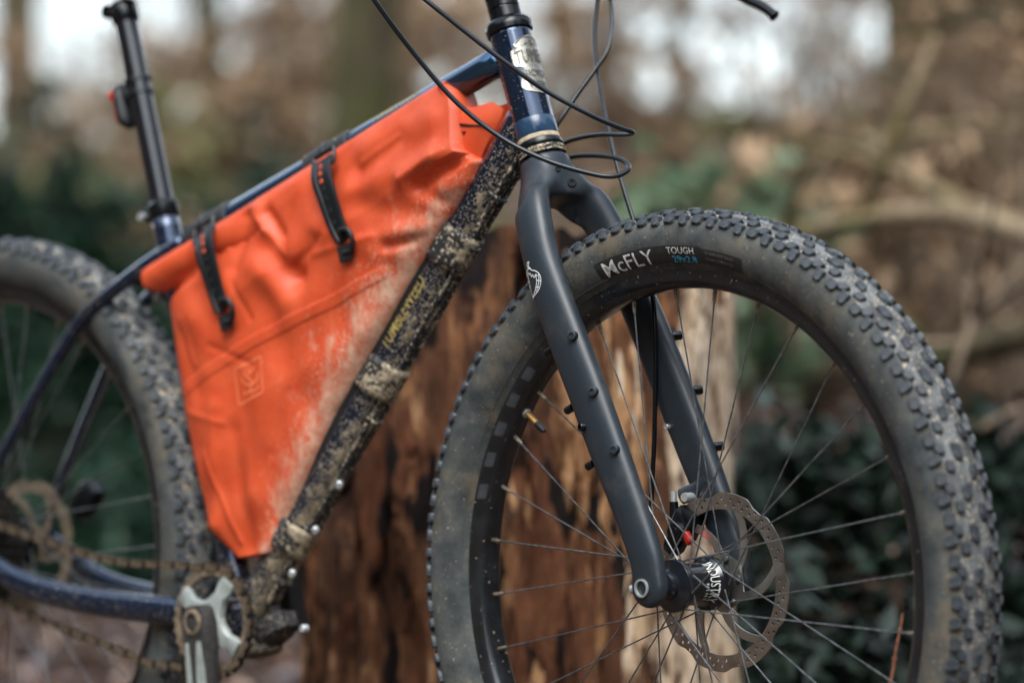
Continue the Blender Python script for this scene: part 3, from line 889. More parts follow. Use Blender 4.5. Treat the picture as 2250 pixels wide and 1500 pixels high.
# housings and hoses
def cable(pts, r, mat, name='cable_housing', mk=0.0, n=8):
    sp = spline(pts, n)
    b = MB(); b.tube(Ft(sp), r, 10, a=mk)
    return b.build(name, mat, bike, smooth=2)
cable([(-0.29560, -0.21000, 0.63279), (-0.28044, -0.19000, 0.59154), (-0.26433, -0.15000, 0.54164), (-0.23509, -0.11500, 0.49105), (-0.19807, -0.08500, 0.45375), (-0.15693, -0.06000, 0.43011), (-0.12072, -0.03000, 0.41649), (-0.10411, -0.01200, 0.41462), (-0.10296, 0.00800, 0.42386), (-0.12772, 0.02200, 0.43530), (-0.17346, 0.03300, 0.44189), (-0.21502, 0.04000, 0.44179), (-0.25033, 0.03600, 0.42944), (-0.26914, 0.01000, 0.41881), (-0.28960, 0.00400, 0.39244), (-0.31898, 0.00400, 0.35429)], .0027, M['hose'])
cable([(-0.25599, -0.19000, 0.61768), (-0.22623, -0.17000, 0.58948), (-0.20142, -0.14500, 0.56220), (-0.17163, -0.11500, 0.53038), (-0.14007, -0.08000, 0.49885), (-0.10852, -0.04500, 0.47472), (-0.09354, -0.01800, 0.46338), (-0.09173, 0.00000, 0.45993), (-0.11496, 0.01400, 0.45973), (-0.16165, 0.03000, 0.46317), (-0.20244, 0.04000, 0.46202), (-0.22861, 0.04400, 0.45676), (-0.26068, 0.04000, 0.43746), (-0.27503, 0.02000, 0.41724), (-0.29182, 0.01000, 0.39043), (-0.32456, 0.01000, 0.34984)], .0026, M['hose'])
cable([(-0.28155, 0.16000, 0.65751), (-0.27049, 0.14500, 0.62494), (-0.25615, 0.12500, 0.58202), (-0.23319, 0.10500, 0.53666), (-0.20381, 0.08500, 0.48923), (-0.16874, 0.06500, 0.43277), (-0.13504, 0.05200, 0.37647), (-0.11116, 0.04700, 0.32698), (-0.09811, 0.04500, 0.27927), (-0.09490, 0.04450, 0.22250), (-0.09455, 0.04400, 0.15169), (-0.09547, 0.04300, 0.10923), (-0.09679, 0.04300, 0.07620)], .0026, M['black'], 'brake_hose')
cable([(-0.27000, 0.15000, 0.65048), (-0.24690, 0.14000, 0.62265), (-0.23445, 0.13000, 0.59589), (-0.22740, 0.11500, 0.56530), (-0.23217, 0.10000, 0.54257), (-0.23889, 0.08000, 0.51523), (-0.24543, 0.06000, 0.48607), (-0.26086, 0.04000, 0.44723), (-0.27787, 0.01600, 0.41222), (-0.30348, 0.01200, 0.37871)], .0027, M['black'], 'brake_hose')
# the three housings run down under the down tube
dn = DL.cross(V((0, 1, 0))).normalized()
if dn.z > 0: dn = -dn
for j, y in enumerate((-.0075, .0, .0075)):
    P = [DTB + DL * s + dn * (.0225 + .0012 * math.sin(s * 40 + j)) + V((0, y, 0)) for s in np.linspace(.035, .665, 24)]
    cable(P, .0027, M['hose_muddy'], 'cable_housing', .42, 2)
for s in (.600, .535, .30, .145, .07):
    P = [DTB + DL * s + (dn * math.cos(q) * .0165 + V((0, 1, 0)) * math.sin(q) * .012) + dn * .013 for q in np.linspace(-1.5, 1.5, 12)]
    b = MB(); b.tube(Ft(P), .0022, 6, a=.35); b.build('cable_tie', M['hose_muddy'], bike)

# ---------------------------------------------------------------- seat post, clamp, saddle
SP0, SP1 = BB + SD * .44, BB + SD * .755
b = MB(); b.tube(Ft([SP0, SP1]), .0140, 28); b.build('seat_post', simple('seat_post_anodised', S(24, 28, 33), S(18, 22, 26), .16, .3, 40, coat=.6), bike)
b = MB(); b.tube(Ft([BB + SD * .484, BB + SD * .488, BB + SD * .502, BB + SD * .506]), [.0165, .0188, .0188, .0150], 28)
b.box(Fp(BB + SD * .495 + V((-.021, 0, -.006))), FM.to_3x3() @ V((.007, 0, 0)), FM.to_3x3() @ V((0, .010, 0)), FM.to_3x3() @ (SD * .009), .3); b.build('seat_clamp', M['black'], bike)
b = MB(); b.tube(Ft([BB + SD * .495 + V((-.024, -.008, -.007)), BB + SD * .495 + V((-.024, -.016, -.007))]), .0045, 12); b.build('clamp_bolt', M['silver'], bike)
b = MB(); b.tube(Ft([SP1 + SD * -.024, SP1 + SD * -.020, SP1 + SD * .0, SP1 + SD * .003]), [.0142, .0168, .0168, .0142], 24)
b.tube(Ft([SP1 + SD * -.008 + V((-.020, -.012, .0)), SP1 + SD * -.008 + V((-.020, .012, 0))]), .0085, 14); b.build('post_head', M['black'], bike)
sx = SP1 + SD * .052
def saddle():
    b = MB(); rs = []
    for t in np.linspace(0, 1, 22):
        x = sx.x - .130 + .265 * t
        w = .070 * (1 - t) ** .8 * min(1, (t + .03) * 7) + .018 if t < .97 else .012
        z = sx.z + .012 + .010 * math.cos(t * 3.0) + (.0 if t > .1 else -.02 * (.1 - t) * 10)
        rs.append([Fp((x, w * math.cos(q), z + (.012 if math.sin(q) > 0 else .020 + .01 * (1 - t)) * math.sin(q))) for q in np.linspace(0, 2 * PI, 24, endpoint=False)])
    b.rings(rs); return b.build('saddle', M['black_matt'], bike, smooth=2)
saddle()
for s in (-1, 1):
    b = MB(); b.tube(Ft(spline([(sx.x - .10, s * .03, sx.z - .004), (sx.x - .05, s * .022, sx.z - .030), (sx.x + .03, s * .022, sx.z - .030), (sx.x + .115, s * .012, sx.z - .006)], 6)), .0035, 8); b.build('saddle_rail', M['steel'], bike)

# ---------------------------------------------------------------- rear wheel
XR = FM @ Matrix.Translation(RA)
rw = empty('rear_wheel', Fp(RA), bike)
wheel_common(rw, None, XR, 0.34)
joined_knobs([(XR @ knob_matrix(V((0, 0, 0)), k), k[4]) for k in tread_layout()], 'tread', rw)
spoke_set(rw, XR, 2.0, -.0200, .0300, .024)
b = MB(); b.lathe([(.008, -.060), (.014, -.058), (.016, -.024), (.030, -.022), (.030, -.017), (.021, -.014), (.019, .010), (.024, .026), (.030, .028), (.030, .033), (.020, .036), (.016, .050), (.008, .060)], (0, 0, 0), n=40); b.xf(XR); b.build('hub', M['black'], rw)
rotor(rw, .080, XR @ Matrix.Translation((0, .0475, 0)) @ Matrix.Rotation(math.radians(90), 4, 'X'), mat='ringmat')
for i, (rr, lat) in enumerate(((.024, -.056), (.028, -.052), (.032, -.048), (.037, -.044), (.043, -.040), (.050, -.036), (.058, -.032), (.067, -.028), (.076, -.024))):
    b = MB(); n = int(rr * 500)
    ring = [(rr + (.003 if (q % 4) in (1, 2) else -.003)) for q in range(n * 4)]
    R1 = [V((r * math.cos(2 * PI * q / (4 * n)), lat - .0009, r * math.sin(2 * PI * q / (4 * n)))) for q, r in enumerate(ring)]
    R2 = [p + V((0, .0018, 0)) for p in R1]
    I1 = [V(((rr - .010) * math.cos(2 * PI * q / (4 * n)), lat - .0009, (rr - .010) * math.sin(2 * PI * q / (4 * n)))) for q in range(4 * n)]
    I2 = [p + V((0, .0018, 0)) for p in I1]
    b.rings([I1, R1, R2, I2], closed=True); b.xf(XR); b.build('sprocket', M['chaindark'], rw)
# rear brake caliper on the far stay, and the derailleur
b = MB(); b.box(Fp((-1.005, .050, .060)), FM.to_3x3() @ V((.016, 0, .018)), FM.to_3x3() @ V((0, .013, 0)), FM.to_3x3() @ V((-.012, 0, .011)), .35); b.build('rear_brake_caliper', M['black'], bike)
b = MB(); b.tube(Ft([(RA.x + .002, -.072, RA.z - .012), (RA.x - .006, -.080, RA.z - .045), (RA.x + .028, -.076, RA.z - .070)]), [.011, .014, .012], 12)
b.box(Fp((RA.x + .010, -.060, RA.z - .105)), FM.to_3x3() @ V((.010, 0, .008)), FM.to_3x3() @ V((0, .008, 0)), FM.to_3x3() @ V((-.020, 0, .048)), .3); b.build('rear_derailleur', M['black'], bike)

# ---------------------------------------------------------------- crankset and chain
CL = -.0500                                      # chain line
def ringpts(r0, r1, n, lat, th=.0018, teeth=0, tooth=0.0):
    b = MB(); R = []
    for q in range(n):
        rr = r1
        if teeth:
            ph = (q * teeth / n) % 1.0; rr = r1 + tooth * max(0, math.cos(2 * PI * ph))
        R.append(rr)
    rr_ = []
    for lat_, inner in ((lat - th, 1), (lat - th, 0), (lat + th, 0), (lat + th, 1)):
        rr_.append([Fp(BB + V(((r0 if inner else R[q]) * math.cos(2 * PI * q / n), lat_, (r0 if inner else R[q]) * math.sin(2 * PI * q / n)))) for q in range(n)])
    b.rings(rr_, closed=True); return b
crank = empty('crankset', Fp(BB), bike)
ringpts(.0525, .0605, 240, CL, .0019, 30, .0040).build('chainring', M['ringmat'], crank)
arm_a = math.radians(-81)                         # crank arm points down, slightly forward
ad = V((math.cos(arm_a), 0, math.sin(arm_a))); an = V((-ad.z, 0, ad.x))
for j in range(4):
    a = arm_a + math.radians(48 + 90 * j)
    d_ = V((math.cos(a), 0, math.sin(a))); n_ = V((-d_.z, 0, d_.x))
    rs = []
    for t, w, th in ((.010, .022, .006), (.022, .013, .006), (.036, .0085, .005), (.047, .0115, .004), (.0545, .0100, .0035)):
        c = BB + d_ * t + V((0, CL - .0075 + .004 * (t / .05), 0))
        rs.append([Fp(c + n_ * w * x + V((0, th * y, 0))) for x, y in ((-1, .6), (-.8, 1), (.8, 1), (1, .6), (1, -.6), (.8, -1), (-.8, -1), (-1, -.6))])
    MB().rings(rs).build('spider_arm', M['spider'], crank)
    cb = BB + d_ * .0480 + V((0, CL - .004, 0))
    b = MB(); b.lathe([(.0046, -.004), (.0046, .0028), (.0026, .0030), (.0024, .0010), (.0001, .0010)], Fp(cb), FM.to_3x3() @ V((0, -1, 0)), 12); b.build('ring_bolt', M['silver'], crank)
rs = []
for t, w, th in ((-.0190, .010, .009), (-.0150, .0165, .0115), (0, .0210, .0125), (.020, .0195, .012), (.060, .0172, .0105), (.12, .0160, .0095), (.165, .0160, .009), (.182, .0130, .009), (.188, .006, .008)):
    c = BB + ad * t + V((0, -.0680 - .004 * min(1, max(0, t) / .1), 0))
    rs.append([Fp(c + an * w * x + V((0, th * y, 0))) for x, y in ((-1, .7), (-.86, 1), (.86, 1), (1, .7), (1, -.7), (.86, -1), (-.86, -1), (-1, -.7))])
MB().rings(rs).build('crank_arm', M['crank_dirty'], crank)
for s in (-1, 1):                                  # polished bands left and right of the milled slot
    rs = []
    for t, w in ((.022, .0030 if s > 0 else .0020), (.06, .0062 if s > 0 else .0030), (.12, .0058 if s > 0 else .0030), (.165, .0060 if s > 0 else .003)):
        c = BB + ad * t + an * (.0085 if s > 0 else -.0108) + V((0, -.0680 - .004 * min(1, t / .1) - (.0122 - .018 * min(.12, t) * .5), 0))
        rs.append([Fp(c + an * w * x + V((0, .0016 * y, 0))) for x, y in ((-1, 1), (1, 1), (1, -1), (-1, -1))])
    MB().rings(rs).build('arm_band', M['spider'], crank)
b = MB(); b.lathe([(.0150, -.074), (.0150, -.0815), (.0135, -.0825), (.0105, -.0825), (.0100, -.0770), (.0001, -.0770)], Fp(BB), FM.to_3x3() @ V((0, 1, 0)), 28); b.build('spindle_cap', M['ringmat'], crank)
# the other arm points up behind the seat tube
rs = []
for t, w, th in ((-.015, .0165, .0115), (0, .0200, .0125), (.06, .0140, .0105), (.165, .0140, .009), (.188, .006, .008)):
    c = BB - ad * t + V((0, .0700, 0))
    rs.append([Fp(c + an * w * x + V((0, th * y, 0))) for x, y in ((-1, .7), (-.86, 1), (.86, 1), (1, .7), (1, -.7), (.86, -1), (-.86, -1), (-1, -.7))])
MB().rings(rs).build('crank_arm', M['crank_dirty'], crank)
# chain: every link its own piece
chain = empty('chain', Fp(BB), bike)
def link_mesh(kind):
    b = MB(); L = .00635
    o = .0034 if kind else .0018
    for s in (-1, 1):
        prof = []
        for x, z in ((-L - .0040, 0), (-L - .0024, .0044), (-L + .0024, .0044), (0, .0024), (L - .0024, .0044), (L + .0024, .0044), (L + .0040, 0), (L + .0024, -.0044), (L - .0024, -.0044), (0, -.0024), (-L + .0024, -.0044), (-L - .0024, -.0044)):
            prof.append((x, z))
        b.rings([[V((x, s * o - .0005, z)) for x, z in prof], [V((x, s * o + .0005, z)) for x, z in prof]])
    b.tube([(-L, -.0034, 0), (-L, .0034, 0)], .0026, 6)
    me = b.mesh('chain_link'); me.materials.append(M['chainmat'] if kind else M['chaindark']); return me
LK = [link_mesh(0), link_mesh(1)]
up = [V((RA.x + .02, CL + .004, RA.z + .034)), V((-1.0172, CL, .0119 + .012)), V((-.8499, CL, -.0045)), V((-.735, CL, -.0070)), V((BB.x - .012, CL, BB.z + .0610))]
arc = [BB + V((.0620 * math.cos(t), CL, .0620 * math.sin(t))) for t in np.linspace(math.radians(80), math.radians(-118), 20)]
low = [V((-.770, CL, -.1210)), V((-.8198, CL, -.1099)), V((-1.015, CL, -.0698)), V((RA.x + .03, CL - .004, RA.z - .056))]
path = [V(p) for p in spline(up + arc + low, 10)]
acc = [0.0]
for p, q in zip(path, path[1:]): acc.append(acc[-1] + (q - p).length)
def at_len(s):
    i = max(0, min(len(path) - 2, int(np.searchsorted(acc, s)) - 1))
    t = (s - acc[i]) / max(1e-9, acc[i + 1] - acc[i])
    return path[i].lerp(path[i + 1], t)
nl = int(acc[-1] / .0127)
for i in range(nl):
    p, q = at_len(i * .0127), at_len((i + 1) * .0127)
    d_ = (q - p).normalized(); c = (p + q) / 2
    y_ = V((0, 1, 0)); y_ = (y_ - d_ * y_.dot(d_)).normalized(); z_ = d_.cross(y_)
    mt = Matrix.Identity(4)
    for r_ in range(3): mt[r_][0], mt[r_][1], mt[r_][2], mt[r_][3] = d_[r_], y_[r_], z_[r_], c[r_]
    o = bpy.data.objects.new('chain_link', LK[i % 2]); COL.objects.link(o)
    o.matrix_world = FM @ mt; o.parent = chain; o.matrix_parent_inverse = parent_world(chain).inverted()

# ================================================================== FRAME BAG
bag = empty('frame_bag', Fp((-.60, 0, .0)))
tag(bag, 'orange roll top frame bag with dried mud strapped inside the bike frame', 'bag')
BL = -.024                                       # plane in which the outline was measured
Lp = [(.0, (-0.80014, -0.02400, 0.34277)), (.022, (-0.81342, -0.02400, 0.33033)), (.048, (-0.81140, -0.02400, 0.31329)), (.062, (-0.79926, -0.02400, 0.30724)), (.070, (-0.78174, -0.02400, 0.30588)), (.115, (-0.78126, -0.02400, 0.28632)), (.26, (-0.76628, -0.02400, 0.22293)), (.46, (-0.74905, -0.02400, 0.15992)), (.62, (-0.73049, -0.02400, 0.10259)), (.77, (-0.71476, -0.02400, 0.06121)), (.87, (-0.70716, -0.02400, 0.03437)), (1.0, (-0.66048, -0.02400, 0.00277))]
Rp = [(.0, (-0.34425, -0.02400, 0.52596)), (.03, (-0.32917, -0.02400, 0.51626)), (.08, (-0.32002, -0.02400, 0.49622)), (.14, (-0.31480, -0.02400, 0.46962)), (.19, (-0.30906, -0.02400, 0.44987)), (.225, (-0.29015, -0.02400, 0.43834)), (.26, (-0.30039, -0.02400, 0.41645)), (.32, (-0.32664, -0.02400, 0.38626)), (.40, (-0.36111, -0.02400, 0.34522)), (.50, (-0.39999, -0.02400, 0.29585)), (.62, (-0.45036, -0.02400, 0.23094)), (.72, (-0.49746, -0.02400, 0.17193)), (.82, (-0.53519, -0.02400, 0.11364)), (.91, (-0.56772, -0.02400, 0.06388)), (1.0, (-0.60203, -0.02400, 0.01097))]
def curve_at(tab, v):
    xs = [t for t, _ in tab]
    return (np.interp(v, xs, [p[0] for _, p in tab]), np.interp(v, xs, [p[2] for _, p in tab]))
# folds: (start, end, width, height) in frame coordinates, height > 0 stands out towards the viewer
FOLD = []
def fold(a, b, w, h): FOLD.append((np.array((a[0], a[2])), np.array((b[0], b[2])), w, h))
fold((-0.30753, -0.03000, 0.45813), (-0.37937, -0.03000, 0.42066), .014, .012)
fold((-0.30187, -0.03000, 0.44185), (-0.36208, -0.03000, 0.41262), .010, -.012)
fold((-0.35516, -0.03000, 0.40745), (-0.32437, -0.03000, 0.39169), .008, -.006)
fold((-0.34320, -0.03000, 0.49015), (-0.45325, -0.03000, 0.45603), .020, .006)
fold((-0.39748, -0.03000, 0.46337), (-0.45273, -0.03000, 0.43106), .014, -.008)
fold((-0.46648, -0.03000, 0.41162), (-0.34223, -0.03000, 0.44119), .016, .006)
fold((-0.36150, -0.03000, 0.38317), (-0.45200, -0.03000, 0.39612), .014, -.006)
fold((-0.36120, -0.03000, 0.36846), (-0.45813, -0.03000, 0.35143), .012, .007)
fold((-0.62702, -0.03000, 0.40734), (-0.60386, -0.03000, 0.37578), .010, .008)
fold((-0.60421, -0.03000, 0.39116), (-0.57765, -0.03000, 0.36480), .009, -.012)
fold((-0.64163, -0.03000, 0.38723), (-0.65548, -0.03000, 0.33084), .011, -.010)
fold((-0.59578, -0.03000, 0.34742), (-0.55091, -0.03000, 0.31840), .014, -.012)
fold((-0.55091, -0.03000, 0.31840), (-0.52268, -0.03000, 0.35819), .012, -.008)
fold((-0.61788, -0.03000, 0.33514), (-0.56502, -0.03000, 0.29327), .018, .008)
fold((-0.52300, -0.03000, 0.37334), (-0.56059, -0.03000, 0.42532), .020, .006)
fold((-0.73117, -0.03000, 0.28019), (-0.68418, -0.03000, 0.25365), .020, .005)
fold((-0.74616, -0.03000, 0.25417), (-0.71352, -0.03000, 0.19137), .016, -.005)
fold((-0.68224, -0.03000, 0.17073), (-0.68687, -0.03000, 0.04126), .012, .005)
fold((-0.65119, -0.03000, 0.14517), (-0.63315, -0.03000, 0.01717), .012, -.005)
fold((-0.59275, -0.03000, 0.21206), (-0.61955, -0.03000, 0.07898), .022, .006)
fold((-0.47838, -0.03000, 0.30192), (-0.53356, -0.03000, 0.19181), .022, -.004)
fold((-0.42977, -0.03000, 0.34075), (-0.39497, -0.03000, 0.33989), .010, .004)
fold((-0.40904, -0.03000, 0.35013), (-0.37460, -0.03000, 0.35412), .006, -.005)
for a_, b_, h_ in (((-0.62667, -0.03000, 0.39190), (-0.56614, -0.03000, 0.34413), .0026), ((-0.55846, -0.03000, 0.32870), (-0.50833, -0.03000, 0.36283), -.0030), ((-0.37937, -0.03000, 0.42066), (-0.30547, -0.03000, 0.45512), .0030), ((-0.36202, -0.03000, 0.40967), (-0.30515, -0.03000, 0.43859), -.0034), ((-0.52235, -0.03000, 0.34304), (-0.43018, -0.03000, 0.36061), .0024), ((-0.69161, -0.03000, 0.24332), (-0.62282, -0.03000, 0.22235), -.0022), ((-0.74667, -0.03000, 0.27515), (-0.72202, -0.03000, 0.22265), .0024), ((-0.70022, -0.03000, 0.11870), (-0.64834, -0.03000, 0.02181), .0026), ((-0.59069, -0.03000, 0.12035), (-0.56277, -0.03000, 0.19174), -.0020), ((-0.40896, -0.03000, 0.34617), (-0.36101, -0.03000, 0.35865), -.0034), ((-0.45294, -0.03000, 0.44104), (-0.39758, -0.03000, 0.46831), .0022), ((-0.65512, -0.03000, 0.31534), (-0.62398, -0.03000, 0.27367), -.0024), ((-0.75198, -0.03000, 0.17031), (-0.66661, -0.03000, 0.15534), .0018)):
    fold(a_, b_, .0042, h_)
def seg_dist(x, z, a, b):
    d = b - a; L2 = float(d @ d)
    t = np.clip(((x - a[0]) * d[0] + (z - a[1]) * d[1]) / L2, 0, 1)
    return np.hypot(x - a[0] - t * d[0], z - a[1] - t * d[1]), t
SEAM = [np.array((p[0], p[2])) for p in ((-0.75089, -0.03000, 0.19023), (-0.62334, -0.03000, 0.24544), (-0.50669, -0.03000, 0.28633), (-0.41539, -0.03000, 0.32060))]
NU, NV = 190, 230
us = np.linspace(0, 1, NU); vsn = np.linspace(0, 1, NV) ** 1.15
UU, VV = np.meshgrid(us, vsn)
lx, lz = curve_at(Lp, VV); rx, rz = curve_at(Rp, VV)
GX = lx + (rx - lx) * UU; GZ = lz + (rz - lz) * UU
def bulge(U, Vv):
    e = np.clip(np.minimum(U, 1 - U) / .16, 0, 1)
    side = np.sqrt(1 - (1 - e) ** 2)
    body = .014 + .022 * side * (1 - .55 * np.clip((Vv - .55) / .45, 0, 1))
    # the rolled closure along the top: tight at the back, loose towards the head tube
    roll_h = .066 + .10 * np.clip(U - .2, 0, 1)
    tt = np.clip(Vv / roll_h, 0, 1)
    roll = .016 + .020 * np.sqrt(np.clip(1 - (2 * tt - 1) ** 2, 0, 1)) * (1 - .35 * U)
    k = np.clip((U - .10) / .30, 0, 1)              # the crease under the roll fades forward
    crease = np.where(Vv < roll_h, roll, body - .012 * np.exp(-((Vv - roll_h) / .02) ** 2) * (1 - k))
    smooth = np.where(Vv < .2, .020 + .022 * np.sqrt(np.clip(Vv / .2, 0, 1)), body + .006 * np.exp(-(Vv - .2) / .1))
    return crease * (1 - k) + smooth * k
LAT = bulge(UU, VV)
edge = np.clip(np.minimum(UU, 1 - UU) / .05, 0, 1) * np.clip(VV / .03, 0, 1)
for a, b_, w, h in FOLD:
    dd, t = seg_dist(GX, GZ, a, b_)
    LAT = LAT + .66 * h * np.exp(-(dd / w) ** 2) * edge
sd_ = np.full_like(GX, 9.0)
for a, b_ in zip(SEAM, SEAM[1:]):
    dd, _ = seg_dist(GX, GZ, a, b_); sd_ = np.minimum(sd_, dd)
LAT = LAT + .0013 * np.clip((.0075 - sd_) / .0018, 0, 1) * edge
nz = sum(np.sin(GX * f1 + GZ * f2 + p_) * a_ for f1, f2, p_, a_ in ((61, 33, .3, .0009), (-42, 77, 1.2, .0008), (120, 60, 2.0, .0004), (30, -95, .7, .0006)))
LAT = LAT + nz * edge
# mud: thick along the down-tube side, thrown up in streaks
mud = np.clip((UU - .34) / .66, 0, 1) ** 1.5 * np.clip((VV - .20) / .25, 0, 1) * .92
mud = mud + .30 * np.clip((UU - .60) / .4, 0, 1) * np.clip((VV - .1) / .12, 0, 1) * (1 - np.clip((VV - .3) / .1, 0, 1))
mud = np.clip(mud, 0, .95)
near_v = [Fp((GX[i, j], -LAT[i, j], GZ[i, j])) for i in range(NV) for j in range(NU)]
FARL = np.minimum(.034, .012 + .026 * np.clip(np.minimum(UU, 1 - UU) / .12, 0, 1)) * (1 - .4 * np.clip((VV - .5) / .5, 0, 1))
far_v = [Fp((GX[i, j], FARL[i, j], GZ[i, j])) for i in range(NV) for j in range(NU)]
def gridf(o, flip=False):
    fs = [(o + i * NU + j, o + i * NU + j + 1, o + (i + 1) * NU + j + 1, o + (i + 1) * NU + j) for i in range(NV - 1) for j in range(NU - 1)]
    return [f[::-1] for f in fs] if flip else fs
b = MB()
n0 = NU * NV
fs = gridf(0) + gridf(n0, True)
for i in range(NV - 1):
    fs.append((i * NU, (i + 1) * NU, n0 + (i + 1) * NU, n0 + i * NU))
    fs.append((i * NU + NU - 1, n0 + i * NU + NU - 1, n0 + (i + 1) * NU + NU - 1, (i + 1) * NU + NU - 1))
for j in range(NU - 1):
    fs.append((j, n0 + j, n0 + j + 1, j + 1))
    q = (NV - 1) * NU
    fs.append((q + j, q + j + 1, n0 + q + j + 1, n0 + q + j))
mk = list(mud.ravel())
b.add(near_v + far_v, fs, mk + mk)
body = b.build('body', M['bag'], bag, smooth=2)
# front gusset panel behind the roll's open end
def panel(name, pts, lat, mat, thick=.0015, mkv=0.0, bow=0.0):
    """a cloth panel from an outline in the frame plane"""
    b = MB(); n = len(pts)
    c = sum((V(p) for p in pts), V((0, 0, 0))) / n
    rings = [[Fp((p[0], lat - thick, p[2])) for p in pts], [Fp((p[0], lat + thick, p[2])) for p in pts]]
    b.rings(rings, a=mkv)
    return b.build(name, mat, bag, smooth=False)
b = MB()
OUT = [(-0.36104, -0.01200, 0.51466), (-0.33150, -0.01200, 0.49778), (-0.30658, -0.01200, 0.49643), (-0.27869, -0.01200, 0.50075), (-0.26202, -0.01200, 0.49209), (-0.27160, -0.01200, 0.47564), (-0.28583, -0.01200, 0.45693), (-0.29869, -0.01200, 0.43320), (-0.31176, -0.01200, 0.41668), (-0.34533, -0.01200, 0.40818), (-0.36667, -0.01200, 0.45333)]
cx = sum(p[0] for p in OUT) / len(OUT); cz = sum(p[2] for p in OUT) / len(OUT)
rs = []
for q in (1.0, .8, .55, .3, .08):
    rs.append([Fp((cx + (p[0] - cx) * q, -.012 - .010 * (1 - q ** 2), cz + (p[2] - cz) * q)) for p in OUT])
b.rings(rs, caps=False); b.add([Fp((p[0], .012, p[2])) for p in OUT], [tuple(range(len(OUT)))[::-1]])
b.build('front_panel', M['bag'], bag, smooth=2)
b = MB(); fl = [V((-0.32409, -0.02150, 0.47905)), V((-0.30324, -0.02220, 0.47599)), V((-0.28226, -0.01900, 0.47469))]
b.tube(Ft(fl), [.0016, .0014, .0006], 6); b.build('panel_crease', M['bag_black'], bag)
# raw end of the roll: the folded lip beside the top tube
lip = [(-0.34246, -0.03000, 0.52143), (-0.33802, -0.02200, 0.52478), (-0.33995, -0.01000, 0.52099), (-0.33679, -0.00600, 0.51033), (-0.32677, -0.01200, 0.49753), (-0.32388, -0.02200, 0.49268), (-0.32636, -0.02800, 0.49917), (-0.33453, -0.03100, 0.51160)]
b = MB(); cc = sum((V(p) for p in lip), V((0, 0, 0))) / len(lip)
b.rings([[Fp(p) for p in lip], [Fp(V(p).lerp(cc, .5) + V((-.010, 0, .002))) for p in lip], [Fp(V(p).lerp(cc, .9) + V((-.016, 0, .002))) for p in lip]]); b.build('roll_end', M['bag'], bag)
# black gusset along the down tube
gp = [(-0.34452, -0.01600, 0.38928), (-0.37445, -0.01600, 0.34989), (-0.41484, -0.01600, 0.29640), (-0.46267, -0.01600, 0.23219), (-0.50786, -0.01600, 0.17449), (-0.54646, -0.01600, 0.11600), (-0.58057, -0.01600, 0.06451), (-0.61210, -0.01600, 0.01356)]
gp = [V(p) for p in spline(gp[:-1], 5)]
b = MB(); k = len(gp); rs = []
for i, p in enumerate(gp):
    t = (gp[min(i + 1, k - 1)] - gp[max(0, i - 1)]).normalized(); n_ = V((t.z, 0, -t.x))
    if n_.x < 0: n_ = -n_
    w1 = (.0178 + .0020 * math.sin(i * .9)) * (1 - .75 * max(0, (i / (k - 1) - .8) / .2))
    rs.append([Fp(p + n_ * x + V((0, y, 0))) for x, y in ((-.014, -.009), (w1, -.002), (w1 + .002, .006), (w1, .016), (-.016, .018))])
b.rings(rs); b.build('gusset', M['bag_black'], bag, smooth=False)
# straps round the down tube
def dt_band(s0, s1, mkv):
    rs, at = [], []
    for i, s in enumerate(np.linspace(s0, s1, 8)):
        r = .0222 + (.0012 if i in (0, 7) else .0018)
        ring = []
        for q in range(36):
            t = 2 * PI * q / 36
            ring.append(Fp(DTB + DL * (s + .003 * math.sin(t * 2)) + (V((0, -1, 0)) * math.sin(t) + dn * math.cos(t)) * (r + .0045 * max(0, math.cos(t)) ** 2)))
            at.append(mkv * (.25 + .75 * max(0, math.cos(t) + .55) / 1.55))
        rs.append(ring)
    inner = [[Fp(DTB + DL * s + (V((0, -1, 0)) * math.sin(2 * PI * q / 36) + dn * math.cos(2 * PI * q / 36)) * .0196) for q in range(36)] for s in (s1, s0)]
    b = MB(); b.rings(rs + inner, closed=True, a=at + [0.2] * 72); return b.build('down_tube_strap', M['velcro'], bag, smooth=2)
for pa, pb, mkv in (((-0.32760, 0.00000, 0.36903), (-0.35676, 0.00000, 0.33395), .55), ((-0.43059, 0.00000, 0.22497), (-0.45806, 0.00000, 0.19151), .72), ((-0.57034, 0.00000, 0.04426), (-0.59335, 0.00000, 0.01546), .68)):
    dt_band(dts(pb), dts(pa), mkv)
